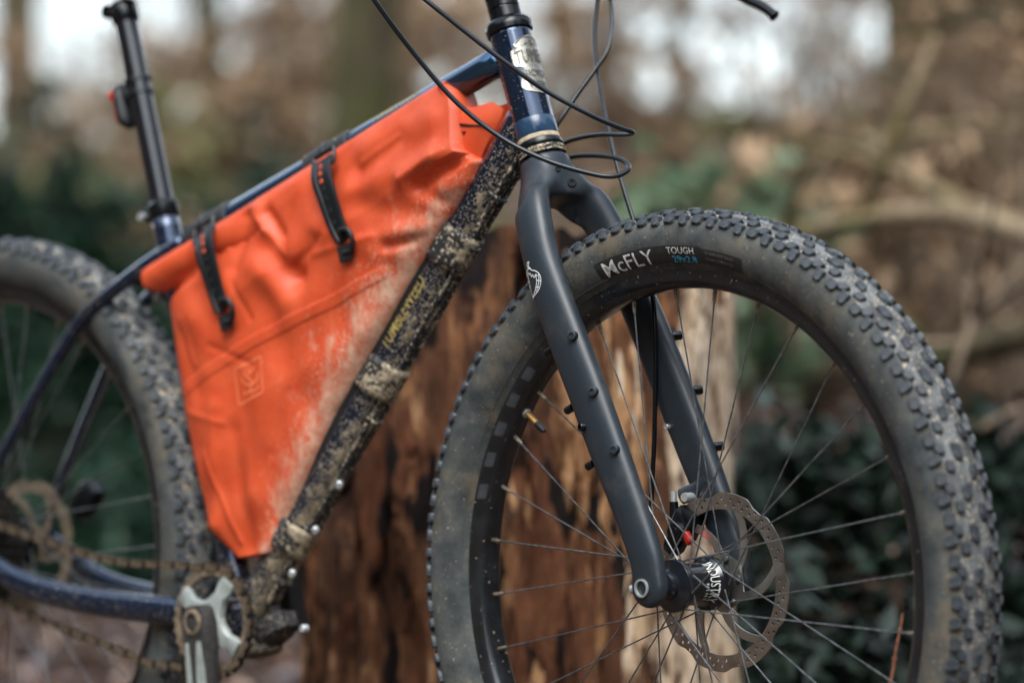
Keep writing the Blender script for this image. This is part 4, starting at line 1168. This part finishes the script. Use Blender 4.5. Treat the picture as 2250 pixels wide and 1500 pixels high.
# straps round the top tube, each with a ladder strap, a buckle frame and a hook
def tt_band(s0, s1, rr, mat, nm, bagp):
    nrm = V((-TL.z, 0, TL.x))
    rs = []
    for s in (s0, s0 + .001, s1 - .001, s1):
        r = rr if s in (s0, s1) else rr + .0014
        rs.append([Fp(TTA + TL * s + (V((0, -1, 0)) * math.sin(2 * PI * q / 32) + nrm * math.cos(2 * PI * q / 32)) * r) for q in range(32)])
    inner = [[Fp(TTA + TL * s + (V((0, -1, 0)) * math.sin(2 * PI * q / 32) + nrm * math.cos(2 * PI * q / 32)) * .0162) for q in range(32)] for s in (s1, s0)]
    b = MB(); b.rings(rs + inner, closed=True); return b.build(nm, mat, bag)
def tts(p): return (V(p) - TTA).dot(TL)
def ladder_strap(cpts, w, lab=None):
    """a flat moulded strap with a row of holes, through points in frame coordinates"""
    P = [V(p) for p in spline(cpts, 7)]
    k = len(P); rs = []
    for i, p in enumerate(P):
        t = (P[min(i + 1, k - 1)] - P[max(0, i - 1)]).normalized()
        n_ = t.cross(V((0, -1, 0))).normalized(); o_ = n_.cross(t).normalized()
        if o_.y > 0: o_ = -o_
        ww = w * (1.25 - .45 * i / (k - 1)) * (.55 if i == k - 1 else 1)
        rs.append([Fp(p + n_ * ww * x + o_ * .0021 * y) for x, y in ((-1, -.6), (-1, .6), (-.86, 1), (-.55, 1), (-.45, .55), (.45, .55), (.55, 1), (.86, 1), (1, .6), (1, -.6))])
    b = MB(); b.rings(rs); o = b.build('ladder_strap', M['rubber'], bag, smooth=False)
    for q in range(3, k - 4, 3):
        c = P[q]; b = MB(); b.lathe([(.0030, .0006), (.0022, .0014), (.0001, .0008)], Fp(c + V((0, -.0011, 0))), FM.to_3x3() @ V((0, -1, 0)), 10)
        h = b.build('strap_hole', M['bag'] if q < 10 else M['bag_black'], o)
    return o
for (e0, e1, hook, cp, bk) in (
    ((-0.56283, 0.00000, 0.44161), (-0.49084, 0.00000, 0.46741), (-0.46177, -0.04600, 0.35323), [(-0.50849, -0.04000, 0.44679), (-0.50126, -0.04800, 0.42788), (-0.49013, -0.05000, 0.40629), (-0.47829, -0.04700, 0.37609), (-0.46639, -0.04500, 0.35590)], (-0.50685, -0.03600, 0.44698)),
    ((-0.76040, 0.00000, 0.36886), (-0.68797, 0.00000, 0.39559), (-0.65206, -0.04600, 0.27965), [(-0.69839, -0.04200, 0.37384), (-0.68692, -0.05200, 0.35643), (-0.67871, -0.05200, 0.33297), (-0.67242, -0.04600, 0.30469), (-0.66187, -0.04400, 0.28139)], (-0.69973, -0.03800, 0.37409))):
    s0, s1 = tts(e0), tts(e1)
    tt_band(s0, s1 - .004, .0178, M['velcro'], 'top_tube_strap', bag)
    tt_band(s0 + .030, s0 + .038, .0198, M['rubber'], 'strap_keeper', bag)
    ladder_strap(cp, .0138)
    # buckle frame at the top
    c = V(bk); tx = TL; tz = V((-TL.z, 0, TL.x)) * -1
    b = MB(); w_, h_ = .0165, .0090
    loop = [c + tx * w_ * x + tz * h_ * z + V((0, -.003 - .003 * z, 0)) for x, z in ((-1, -1), (0, -1.05), (1, -1), (1.05, 0), (1, 1), (0, 1.05), (-1, 1), (-1.05, 0), (-1, -1))]
    b.tube(Ft(loop), .0024, 8); b.build('buckle', M['rubber'], bag)
    # hook and its tab at the lower end
    h0 = V(hook)
    P = spline([h0 + V((-.008, .0, .002)), h0 + V((-.004, -.006, .014)), h0 + V((.008, -.006, .014)), h0 + V((.013, -.004, .002)), h0 + V((.008, -.001, -.008)), h0 + V((-.004, 0, -.010))], 5)
    b = MB(); b.tube(Ft(P), .0030, 10); b.build('strap_hook', M['rubber'], bag)
    b = MB(); b.box(Fp(h0 + V((-.003, .001, -.010))), FM.to_3x3() @ V((.0095, 0, .003)), FM.to_3x3() @ V((0, .0016, 0)), FM.to_3x3() @ V((-.003, 0, .0085)), .15); b.build('strap_tab', M['bag_black'], bag)
# pale printed square with a branching mark
def bagpt(x, y, lat): 
    o = V((-0.65193, -0.06000, 0.21559)); ex = (V((-0.60567, -0.06000, 0.23024)) - o) / 62; ey = (V((-0.64418, -0.06000, 0.17567)) - o) / 78
    return Fp(o + ex * x + ey * y)
LINES = [[(0, 0), (31, 0), (62, 0)], [(62, 0), (62, 39), (62, 78)], [(62, 78), (31, 78), (0, 78)], [(0, 78), (0, 39), (0, 0)], [(34, 72), (33, 56), (38, 44), (30, 32), (34, 14)], [(35, 48), (24, 44), (16, 34), (13, 24)], [(36, 50), (48, 44), (54, 30)], [(33, 60), (22, 62), (12, 58)], [(34, 62), (44, 66), (54, 60)], [(30, 32), (22, 22), (24, 12)], [(33, 24), (42, 20), (44, 12)]]
b = MB()
for ln in LINES:
    P = [V(bagpt(x, y, 0)) for x, y in ln]; P = [V(p) for p in spline(P, 6)]
    k = len(P); vs = []
    for i, p in enumerate(P):
        t = (P[min(i + 1, k - 1)] - P[max(0, i - 1)]).normalized(); n_ = t.cross(V((0, 1, 0))).normalized()
        vs += [p + n_ * .0011, p - n_ * .0011]
    b.add(vs, [(2 * i, 2 * i + 1, 2 * i + 3, 2 * i + 2) for i in range(k - 1)])
mkk = b.build('printed_mark', M['orange_print'], body, smooth=False)
md = mkk.modifiers.new('press', 'SHRINKWRAP'); md.target = body; md.wrap_method = 'PROJECT'; md.use_project_y = True; md.use_positive_direction = True; md.use_negative_direction = False; md.offset = .0005

# ================================================================== TAIL LIGHT on the seat post
LC = V((-0.89148, 0.00000, 0.52958))
light = empty('tail_light', Fp(LC))
tag(light, 'small black tail light with red lens clipped to the seat post', 'tail light')
F3 = FM.to_3x3()
def caps(h, rx, ry, off, n=24):
    rs = []
    for t in np.linspace(-1, 1, 14):
        q = math.sqrt(max(0.02, 1 - abs(t) ** 5))
        rs.append([Fp(LC + SD * h * t + off + V((rx * q * math.cos(a), ry * q * math.sin(a), 0))) for a in np.linspace(0, 2 * PI, n, endpoint=False)])
    return MB().rings(rs)
caps(.0290, .0105, .0150, V((.004, 0, 0))).build('light_body', M['black_matt'], light)
caps(.0265, .0050, .0120, V((-.0035, 0, 0))).build('lens', M['red'], light)
b = MB(); b.box(Fp(LC + SD * .012 + V((-.001, -.015, 0))), F3 @ V((.004, 0, 0)), F3 @ V((0, .0015, 0)), F3 @ (SD * .004), .3); b.build('lens_window', M['red'], light)
sp = lambda z: SP0 + SD * ((LC - SP0).dot(SD) + z)
for z in (.020, .0035):
    b = MB(); b.lathe([(.0142, -.0022), (.0166, -.0022), (.0166, .0022), (.0142, .0022)], Fp(sp(z)), F3 @ SD, 28, closed=True); b.build('mount_band', M['rubber'], light)
b = MB(); b.box(Fp(sp(.012).lerp(LC + SD * .012, .6)), F3 @ V((.007, 0, 0)), F3 @ V((0, .009, 0)), F3 @ (SD * .012), .2); b.build('mount_block', M['rubber'], light)

# ================================================================== TREE STUMP
SR, SDp, SRAD, STOP = (0.0134, 4.38, .262, 0.7624)
sc0 = plan(SR, SDp)
stump = empty('tree_stump', sc0)
tag(stump, 'tall rotting tree stump with reddish brown bark behind the front wheel', 'stump')
def wood_mat(name, stops, sc_=(9, 9, 2.4), holes=True):
    t = NT(name)
    a = t.noise(3.2, 5, 0.62, t.mapped(sc_)); f_ = t.noise(18, 5, 0.65, t.mapped((4.5, 4.5, 1.0))); c = t.noise(9, 4, 0.6, t.mapped((1, 1, .45)))
    col = t.ramp(a, stops)
    col = t.mix(t.step(f_, .42, .62), col, t.ramp(c, [(.36, S(32, 21, 16)), (.6, S(106, 70, 46))]))
    if holes: col = t.mix(t.step(t.noise(11, 3, .5, t.mapped((1.7, 1.7, .75))), .53, .60), col, S(20, 12, 10))
    t.set(col, .85, 0, None, .25)
    t.bump(t.math('ADD', f_, a), .8, .012)
    return t.m
M['rotwood'] = wood_mat('rotten_red_wood', [(.34, S(30, 21, 16)), (.47, S(88, 58, 40)), (.58, S(130, 90, 60)), (.70, S(186, 150, 112))])
M['tanwood'] = wood_mat('tan_wood', [(.3, S(120, 82, 54)), (.5, S(166, 124, 86)), (.7, S(192, 154, 114))], holes=False)
M['palewood'] = wood_mat('pale_sapwood', [(.3, S(196, 164, 128)), (.5, S(222, 200, 172)), (.7, S(232, 216, 194))], holes=False)
M['bark'] = wood_mat('dark_flaking_bark', [(.32, S(46, 28, 20)), (.5, S(92, 54, 36)), (.66, S(124, 82, 56))])
from mathutils import noise as mnoise
def srad(a, z):
    ca, sa = math.cos(a), math.sin(a)
    big = mnoise.noise(V((ca * 1.6, sa * 1.6, z * 1.2)))
    fib = mnoise.fractal(V((ca * 9, sa * 9, z * 3.2)), 1.0, 2.0, 5)
    return SRAD * (1 + .05 * big + .045 * fib + .10 * max(0, .25 - z) / .25)
na, nz_ = 260, 120
rs = []
for i in range(nz_):
    ring = []
    for q in range(na):
        a = 2 * PI * q / na
        top = STOP + .018 * mnoise.fractal(V((math.cos(a) * 5, math.sin(a) * 5, 3)), 1.0, 2.0, 3)
        z = -.05 + (top + .05) * i / (nz_ - 1)
        pit = mnoise.noise(V((math.cos(a) * 5.5, math.sin(a) * 5.5, z * 5 + 7)))
        r = srad(a, z) - .05 * max(0, pit - .22) / .3
        ring.append(sc0 + RH * (r * math.cos(a)) + FH * (r * math.sin(a)) + V((0, 0, z)))
    rs.append(ring)
for k in (.93, .8, .6, .25, .03):
    rs.append([sc0 + RH * (srad(2 * PI * q / na, STOP) * k * math.cos(2 * PI * q / na)) + FH * (srad(2 * PI * q / na, STOP) * k * math.sin(2 * PI * q / na)) + V((0, 0, STOP - .004 - .01 * (1 - k) + .012 * mnoise.noise(V((k * 6, q * .2, 1))) * k)) for q in range(na)])
MB().rings(rs).build('trunk_wood', M['rotwood'], stump)
def slab(name, a0, a1, z0, z1, lift, mat, seed):
    """a curved plate of bark or wood standing off the stump, with a ragged outline"""
    rr = random.Random(seed)
    nu, nv = 12, 18
    ph = [rr.uniform(0, 6) for _ in range(6)]
    V1, V2 = [], []
    for j in range(nv + 1):
        t = j / nv
        aL = a0 + .10 * (a1 - a0) * (math.sin(7 * t + ph[0]) + .6 * math.sin(17 * t + ph[1]))
        aR = a1 + .10 * (a1 - a0) * (math.sin(6 * t + ph[2]) + .6 * math.sin(15 * t + ph[3]))
        for i in range(nu + 1):
            s = i / nu
            a = aL + (aR - aL) * s
            zz0 = z0 + .03 * math.sin(9 * s + ph[4]); zz1 = z1 + .03 * math.sin(11 * s + ph[5])
            z = zz0 + (zz1 - zz0) * t
            e = min(1, min(s, 1 - s, t * 2, (1 - t) * 2) / .12)
            r = srad(a, z) + lift * (.45 + .55 * e) + .004 * math.sin(30 * a + 20 * z)
            V1.append(sc0 + RH * (r * math.cos(a)) + FH * (r * math.sin(a)) + V((0, 0, z)))
            r2 = srad(a, z) - .012
            V2.append(sc0 + RH * (r2 * math.cos(a)) + FH * (r2 * math.sin(a)) + V((0, 0, z)))
    n0 = len(V1); W_ = nu + 1
    fs = [(j * W_ + i, j * W_ + i + 1, (j + 1) * W_ + i + 1, (j + 1) * W_ + i) for j in range(nv) for i in range(nu)]
    for j in range(nv):
        fs += [(j * W_, (j + 1) * W_, n0 + (j + 1) * W_, n0 + j * W_), (j * W_ + nu, n0 + j * W_ + nu, n0 + (j + 1) * W_ + nu, (j + 1) * W_ + nu)]
    for i in range(nu):
        fs += [(i, n0 + i, n0 + i + 1, i + 1), (nv * W_ + i, nv * W_ + i + 1, n0 + nv * W_ + i + 1, n0 + nv * W_ + i)]
    return MB().add(V1 + V2, fs).build(name, mat, stump)
A = lambda deg: math.radians(deg)                # -90 faces the camera, 0 is the right-hand side
slab('sapwood_strip', A(-49), A(12), -.05, .70, .012, M['palewood'], 3)
slab('sapwood_strip', A(-64), A(-58), .02, .60, .006, M['palewood'], 5)
rq = random.Random(77)
for i in range(46):
    c = rq.uniform(-182, -52); w = rq.uniform(2.0, 5.5); z0 = rq.uniform(-.04, .52); L = rq.uniform(.10, .30)
    slab('bark_slab', A(c - w), A(c + w), z0, min(STOP - .02, z0 + L), rq.uniform(.006, .016), (M['bark'], M['rotwood'], M['bark'], M['tanwood'])[i % 4], 20 + i)

# ================================================================== WOODLAND BEHIND
def leaf_mat(name, cols, rough=.6, trans=.25):
    t = NT(name)
    at = t.attr()
    t.set(t.ramp(at, [(i / max(1, len(cols) - 1), c) for i, c in enumerate(cols)]), rough, 0, None, .2)
    return t.m
def bark_mat(name, c1, c2, moss=None, sc_=(10, 10, 2)):
    t = NT(name)
    a = t.noise(3, 5, .65, t.mapped(sc_)); col = t.ramp(a, [(.35, c1), (.65, c2)])
    if moss: col = t.mix(t.step(t.noise(2.2, 4), .46, .62), col, moss)
    t.set(col, .9, 0, None, .2); t.bump(a, .8, .03)
    return t.m
M['bk_brown'] = bark_mat('brown_tree_bark', S(58, 45, 35), S(98, 78, 62), S(70, 68, 40))
M['bk_olive'] = bark_mat('mossy_dark_bark', S(52, 48, 36), S(86, 78, 58), S(66, 70, 38))
M['bk_pale'] = bark_mat('pale_dead_branch', S(104, 90, 72), S(150, 134, 110), S(120, 112, 70))
M['twig'] = bark_mat('bare_twig', S(88, 76, 62), S(142, 124, 106))
M['lf_dark'] = leaf_mat('dark_evergreen_leaf', [S(6, 26, 20), S(14, 42, 28), S(34, 60, 40)], .45)
M['lf_olive'] = leaf_mat('olive_leaf', [S(66, 72, 38), S(96, 98, 58), S(128, 122, 80)], .6)
M['lf_green'] = leaf_mat('fresh_green_leaf', [S(44, 74, 50), S(72, 100, 70), S(122, 138, 112)], .5)
M['lf_brown'] = leaf_mat('dead_brown_leaf', [S(84, 66, 48), S(130, 106, 80), S(176, 150, 122)], .75)
M['lf_ground'] = leaf_mat('fallen_leaf', [S(24, 17, 14), S(58, 40, 30), S(98, 72, 56), S(88, 86, 92), S(150, 128, 112)], .5)
M['lf_ivy'] = leaf_mat('ivy_leaf', [S(3, 9, 6), S(6, 18, 11), S(14, 34, 19), S(60, 70, 68)], .6)
def leaves(b, pts, size, rr, flat=0.0, cols=None):
    """leaf-sized quads folded along the midrib"""
    for p in pts:
        s = size * rr.uniform(.55, 1.35)
        n = V((rr.gauss(0, 1), rr.gauss(0, 1), rr.gauss(0, 1) + flat)).normalized()
        u = n.orthogonal().normalized(); u = Matrix.Rotation(rr.uniform(0, 2 * PI), 3, n) @ u
        w = n.cross(u); p = V(p)
        a = rr.random()
        b.add([p - u * s, p + w * s * .5 + n * s * .18, p + u * s, p - w * s * .5 + n * s * .18], [(0, 1, 2), (0, 2, 3)], [a] * 4)
def branchy(b, p, d, L, r, depth, rr, tips, gravity=.0, spread=.6, kids=4):
    n = 5; P = [V(p)]; d = V(d).normalized()
    for i in range(n):
        d = (d + V((rr.gauss(0, .12), rr.gauss(0, .12), rr.gauss(0, .10) - gravity))).normalized()
        P.append(P[-1] + d * L / n)
    b.tube(P, [r * (1 - .65 * i / n) for i in range(n + 1)], 5 if depth < 2 else 8)
    tips.append(P[-1])
    if depth <= 0: tips += P[2:]; return
    for k in range(kids):
        i = rr.randint(1, n)
        dd = (d + V((rr.gauss(0, spread), rr.gauss(0, spread), rr.gauss(.1, spread * .7)))).normalized()
        branchy(b, P[i], dd, L * rr.uniform(.45, .7), r * .5 * (1 - .5 * i / n), depth - 1, rr, tips, gravity, spread, kids)
def tree(name, label, cat, r, d, h, rad, bark, leaf, nleaf, seed, lean=(0, 0), crown_r=1.6, lsize=.05, group=None, low=0.45):
    rr = random.Random(seed)
    base = plan(r, d, hgt(r, d) - .08)
    root = empty(name, base); tag(root, label, cat, group)
    P = []; n = 14
    for i in range(n + 1):
        t = i / n
        P.append(base + RH * (lean[0] * t * h + .05 * math.sin(4 * t + seed)) + FH * (lean[1] * t * h + .05 * math.cos(5 * t + seed)) + V((0, 0, h * t)))
    b = MB(); b.tube(P, [rad * (1.35 if i == 0 else 1.1 if i == 1 else 1 - .6 * i / n) for i in range(n + 1)], 16); b.build('trunk', bark, root, smooth=2)
    b = MB(); tips = []
    for k in range(9):
        i = rr.randint(int(n * low), n); a = rr.uniform(0, 2 * PI)
        branchy(b, P[i], V((math.cos(a), math.sin(a), rr.uniform(.1, .7))), crown_r * rr.uniform(.6, 1.1), rad * .3, 2, rr, tips, 0, .6, 4)
    b.build('limbs', bark, root, smooth=2)
    b = MB()
    pts = [tips[rr.randrange(len(tips))] + V((rr.gauss(0, .16), rr.gauss(0, .16), rr.gauss(0, .14))) for _ in range(nleaf)]
    leaves(b, pts, lsize, rr); b.build('crown', leaf, root, smooth=False)
    return root
def bush(name, label, cat, r, d, w, h, bark, leaf, nleaf, seed, lsize=.03, group=None, stems=7, kids=4, grav=0.0, z0=None):
    rr = random.Random(seed)
    base = plan(r, d, (hgt(r, d) if z0 is None else z0) - .03)
    root = empty(name, base); tag(root, label, cat, group)
    b = MB(); tips = []
    for k in range(stems):
        a = rr.uniform(0, 2 * PI)
        dr = V((math.cos(a) * w / h * rr.uniform(.1, .9), math.sin(a) * w / h * rr.uniform(.1, .9), 1))
        branchy(b, base + V((rr.gauss(0, .05), rr.gauss(0, .05), 0)), dr, h * rr.uniform(.6, 1.0), .012 * max(1, h), 2, rr, tips, grav, .7, kids)
    b.build('stems', bark, root, smooth=2)
    if nleaf:
        b = MB()
        cl = [tips[rr.randrange(len(tips))] for _ in range(max(8, nleaf // 40))]
        pts = []
        for _ in range(nleaf):
            c = cl[rr.randrange(len(cl))] if rr.random() < .75 else tips[rr.randrange(len(tips))]
            pts.append(c + V((rr.gauss(0, .07), rr.gauss(0, .07), rr.gauss(0, .06))) * max(.6, w))
        leaves(b, pts, lsize, rr); b.build('foliage', leaf, root, smooth=False)
    return root
def px(x, d): return (x - 1125) / 7500 * d           # metres right of the view's centre line at distance d
# standing trees
tree('leaning_tree', 'dark mossy leaning tree trunk left of the head tube', 'tree', -.70, 12.0, 6.5, .14, M['bk_olive'], M['lf_olive'], 1500, 1, (.09, 0), 1.6, .05)
tree('brown_tree', 'thick brown tree trunk at the upper right beyond the tyre', 'tree', 1.11, 9.5, 6.0, .125, M['bk_brown'], M['lf_brown'], 900, 2, (.01, .02), 1.5, .05)
tree('brown_tree', 'broad brown trunk at the far right edge of the picture', 'tree', 1.62, 11.0, 6.0, .14, M['bk_brown'], M['lf_brown'], 900, 3, (-.02, 0), 1.5, .05)
TS = [(470, 17, .10, 'bk_olive', 'slim olive trunk standing among the pale gaps behind the top tube'), (655, 22, .10, 'bk_brown', 'far thin trunk between the round light gaps above the bag'), (900, 19, .14, 'bk_olive', 'shadowy trunk just behind the crossing brake cables'), (60, 20, .16, 'bk_olive', 'far trunk at the left edge beyond the rear tyre'), (1330, 24, .12, 'bk_brown', 'far pale brown trunk right of the head tube'), (1480, 18, .07, 'bk_brown', 'thin far stem rising over the top of the front tyre'), (2160, 16, .12, 'bk_brown', 'far trunk behind the bramble tangle near the right edge')]
for i, (x, d, r_, bk, lab) in enumerate(TS):
    tree('woodland_tree', lab, 'tree', px(x, d), d, 7.0, r_, M[bk], M['lf_brown' if i % 2 else 'lf_olive'], 1000, 40 + i, (random.uniform(-.04, .04), 0), 1.8, .06, 'trees in the wood behind the bike', .3)
# evergreen and olive bushes to the left
BS = [(-60, 9.6, .70, 1.0, 'lf_dark', 5200, 'dense dark evergreen bush at the left edge behind the rear tyre'), (210, 10.2, .60, .98, 'lf_dark', 4600, 'dark evergreen bush behind the seat tube'), (90, 13.5, 1.0, .80, 'lf_olive', 5200, 'tall olive bush behind the seat post'), (430, 14.5, .9, .70, 'lf_olive', 3800, 'olive bush above the orange bag'), (640, 11.5, .6, .90, 'lf_brown', 1800, 'low brown bush behind the top tube'), (980, 13.0, .9, .70, 'lf_olive', 2600, 'olive brown bush behind the head tube'), (1570, 8.4, .16, .36, 'lf_green', 700, 'bright green bush peeping over the front tyre'), (1730, 13.0, .7, .55, 'lf_olive', 2600, 'pale olive bush below the big sky gap'), (1630, 7.4, .30, .42, 'lf_green', 900, 'small green bush beside the pale side of the stump')]
for i, (x, d, w, h, lf, n, lab) in enumerate(BS):
    bush('woodland_bush', lab, 'bush', px(x, d), d, w, h, M['twig'], M[lf], n, 60 + i, .036 if d < 11 else .05, 'bushes behind the bike')
# bare brambles and saplings to the right
BR = [(1800, 7.6, .3, .38, 300, 'tangle of bare brambles right of the front tyre top'), (2120, 7.2, .4, .62, 500, 'tangle of bare brambles at the right edge'), (2160, 8.8, .30, 1.0, 700, 'taller brown bramble thicket behind the fallen branch'), (2230, 8.2, .6, 1.2, 600, 'brown bramble thicket in the far right corner'), (1380, 10.5, .8, .8, 700, 'brown thicket between the hanging hose and the head tube'), (300, 19, 1.6, 2.2, 160, 'bare far thicket against the sky beside the seat post'), (760, 21, 1.6, 2.4, 260, 'bare far thicket against the sky above the bag'), (1260, 20, .7, 2.0, 160, 'bare far thicket against the sky right of the spacers'), (2230, 15, .5, 2.1, 300, 'bare far thicket against the sky at the upper right')]
BR += [(1055, 15, .16, 1.5, 900, 'narrow brown thicket seen between bag and head tube'), (540, 16.5, 1.0, 1.5, 1500, 'brown leafy thicket behind the middle of the top tube'), (730, 17.5, 1.1, 1.7, 1700, 'brown leafy thicket behind the front strap of the bag'), (940, 18.5, .7, 1.6, 1500, 'brown leafy thicket left of the spacers'), (20, 17, .9, 1.3, 900, 'thin brown thicket in the upper left corner'), (1400, 17, .45, 1.2, 1000, 'brown leafy thicket between the hanging hoses'), (2090, 12.5, .32, 1.7, 1800, 'dense brown thicket beside the thick trunk'), (2260, 13.5, .5, 1.8, 1800, 'dense brown thicket filling the upper right corner')]
for i, (x, d, w, h, n, lab) in enumerate(BR):
    bush('bramble_thicket', lab, 'thicket', px(x, d), d, w, h, M['twig'], M['lf_brown'], n, 90 + i, .03 if d < 11 else .05, 'bare thickets behind the bike', 12 if d < 12 else 7, 5 if d < 12 else 4, .02)
for i, (x, d, w, h, lab) in enumerate(((1700, 17.0, .45, 1.5, 'thin leafless sapling crossing the big bright gap at the upper right'), (1830, 19.0, .4, 1.7, 'faint leafless sapling beside the thick trunk against the sky'), (150, 18.0, .45, 1.6, 'thin leafless sapling left of the seat post against the sky'), (330, 20.0, .5, 1.7, 'faint leafless sapling right of the seat post against the sky'))):
    bush('bare_sapling', lab, 'sapling', px(x, d), d, w, h, M['twig'], None, 0, 140 + i, .03, 'leafless saplings against the sky', 9, 5)
# fallen branches and sticks on the bank
def fallen(name, label, pts, r0, r1, mat, side=0, seed=0):
    P = [V(p) for p in spline(pts, 6)]; k = len(P)
    root = MB(); rr = random.Random(seed)
    root.tube(P, [(r0 + (r1 - r0) * i / (k - 1)) * (1 + .08 * math.sin(i * 1.7)) for i in range(k)], 12)
    for _ in range(side):
        i = rr.randint(2, k - 3); d = V((rr.gauss(0, 1), rr.gauss(0, 1), rr.uniform(.0, 1.0))).normalized()
        L = rr.uniform(.15, .4)
        root.tube([P[i], P[i] + d * L * .5, P[i] + d * L + V((0, 0, -.03))], [r1 * .8, r1 * .5, r1 * .2], 6)
    o = root.build(name, mat, smooth=2); tag(o, label, 'branch', 'dead branches lying right of the stump'); return o
fallen('fallen_branch', 'thick pale fallen branch arching behind the top of the front tyre', [(-1.95872, 2.24147, 0.80357), (-1.83882, 2.22298, 0.84369), (-1.70381, 2.22088, 0.86410), (-1.55448, 2.23427, 0.86733), (-1.41902, 2.23306, 0.84480), (-1.27537, 2.24081, 0.80077)], .013, .021, M['bk_pale'], 5, 1)
fallen('fallen_branch', 'crooked pale branch slanting down towards the right edge', [(-2.23372, 2.82372, 1.06397), (-2.13966, 2.77825, 1.02955), (-2.04971, 2.72860, 0.97329), (-1.93593, 2.70429, 0.93617), (-1.81772, 2.68485, 0.88675), (-1.66549, 2.70167, 0.85571)], .011, .015, M['bk_pale'], 3, 2)
fallen('fallen_branch', 'thin dark branch curving across the upper right corner', [(-2.45223, 3.17349, 1.31195), (-2.32030, 3.16827, 1.31155), (-2.20977, 3.14005, 1.32066), (-2.10070, 3.11046, 1.30747), (-1.95493, 3.12046, 1.26700)], .007, .012, M['bk_olive'], 3, 3)
fallen('fallen_branch', 'mossy log lying across the bank right of the tyre', [(-1.46519, 2.03960, 0.57420), (-1.34683, 2.01955, 0.60518), (-1.23033, 1.99756, 0.63131), (-1.07490, 2.01729, 0.65618)], .020, .030, M['bk_olive'], 3, 4)
fallen('fallen_branch', 'slender reddish stick standing upright beside the tyre', [(-1.08714, 1.71203, 0.55460), (-1.07436, 1.72517, 0.61210), (-1.09354, 1.77735, 0.67021), (-1.12743, 1.81369, 0.73685)], .006, .008, M['twig'], 4, 5)
fallen('fallen_branch', 'short stick poking from the leaves at the lower right', [(-0.92814, 1.58980, 0.49720), (-0.90430, 1.61514, 0.51780), (-0.86152, 1.66075, 0.54172)], .005, .006, M['twig'], 1, 6)
# a single reddish shoot in front of the dark ivy
b = MB(); P = [V(p) for p in spline([(-0.07727, 0.37885, 0.22975), (-0.07091, 0.38543, 0.25470), (-0.06724, 0.38907, 0.28467), (-0.06289, 0.39345, 0.31464), (-0.06176, 0.39454, 0.32663)], 8)]
gb = V((P[0].x, P[0].y, 0)); P = [gb.lerp(P[0], t) for t in np.linspace(0, .95, 8)] + P
b.tube(P, [.0022 - .0012 * i / len(P) for i in range(len(P))], 7)
for q in (14, 22, 30): b.tube([P[q] - (P[q + 1] - P[q]) * .3, P[q] + (P[q + 1] - P[q]) * .3], .0030, 7)
o = b.build('bare_shoot', simple('red_brown_shoot', S(150, 96, 70), S(110, 68, 52), .6, 0, 200)); tag(o, 'single thin reddish shoot standing upright behind the front wheel', 'shoot')
# ground cover
rr = random.Random(11)
b = MB(); pts = []
while len(pts) < 15000:
    d = rr.uniform(4.0, 13) if rr.random() < .8 else rr.uniform(3, 20); r = rr.uniform(-.16, .16) * d * 1.15
    if (r - SR) ** 2 + (d - SDp) ** 2 < (SRAD * 1.05) ** 2: continue
    pts.append(plan(r, d, hgt(r, d) + rr.uniform(.004, .035)))
leaves(b, pts, .030, rr, 1.6); o = b.build('leaf_litter', M['lf_ground'], smooth=False); tag(o, 'fallen brown and grey leaves scattered over the forest floor', None, None, 'stuff')
b = MB(); pts = []
while len(pts) < 9000:
    d = rr.uniform(4.4, 5.35); r = rr.uniform(.22, 1.15)
    if (r - SR) ** 2 + (d - SDp) ** 2 < (SRAD * 1.08) ** 2: continue
    z = hgt(r, d); top = .40 * min(1, max(0, (d - 4.4) / .6)) 
    pts.append(plan(r, d, z + abs(rr.gauss(0, .5)) * (.10 if d > 4.9 else .22)))
leaves(b, pts, .027, rr, .5); o = b.build('ivy', M['lf_ivy'], smooth=False); tag(o, 'dark glossy ivy covering the bank right of the stump', None, None, 'stuff')
b = MB(); pts = []
while len(pts) < 5000:
    d = rr.uniform(8.4, 11.5); r = px(rr.uniform(-150, 480), d)
    pts.append(plan(r, d, abs(rr.gauss(0, .16))))
leaves(b, pts, .040, rr, .3); o = b.build('undergrowth', M['lf_dark'], smooth=False); tag(o, 'dark green undergrowth covering the ground behind the rear wheel', None, None, 'stuff')
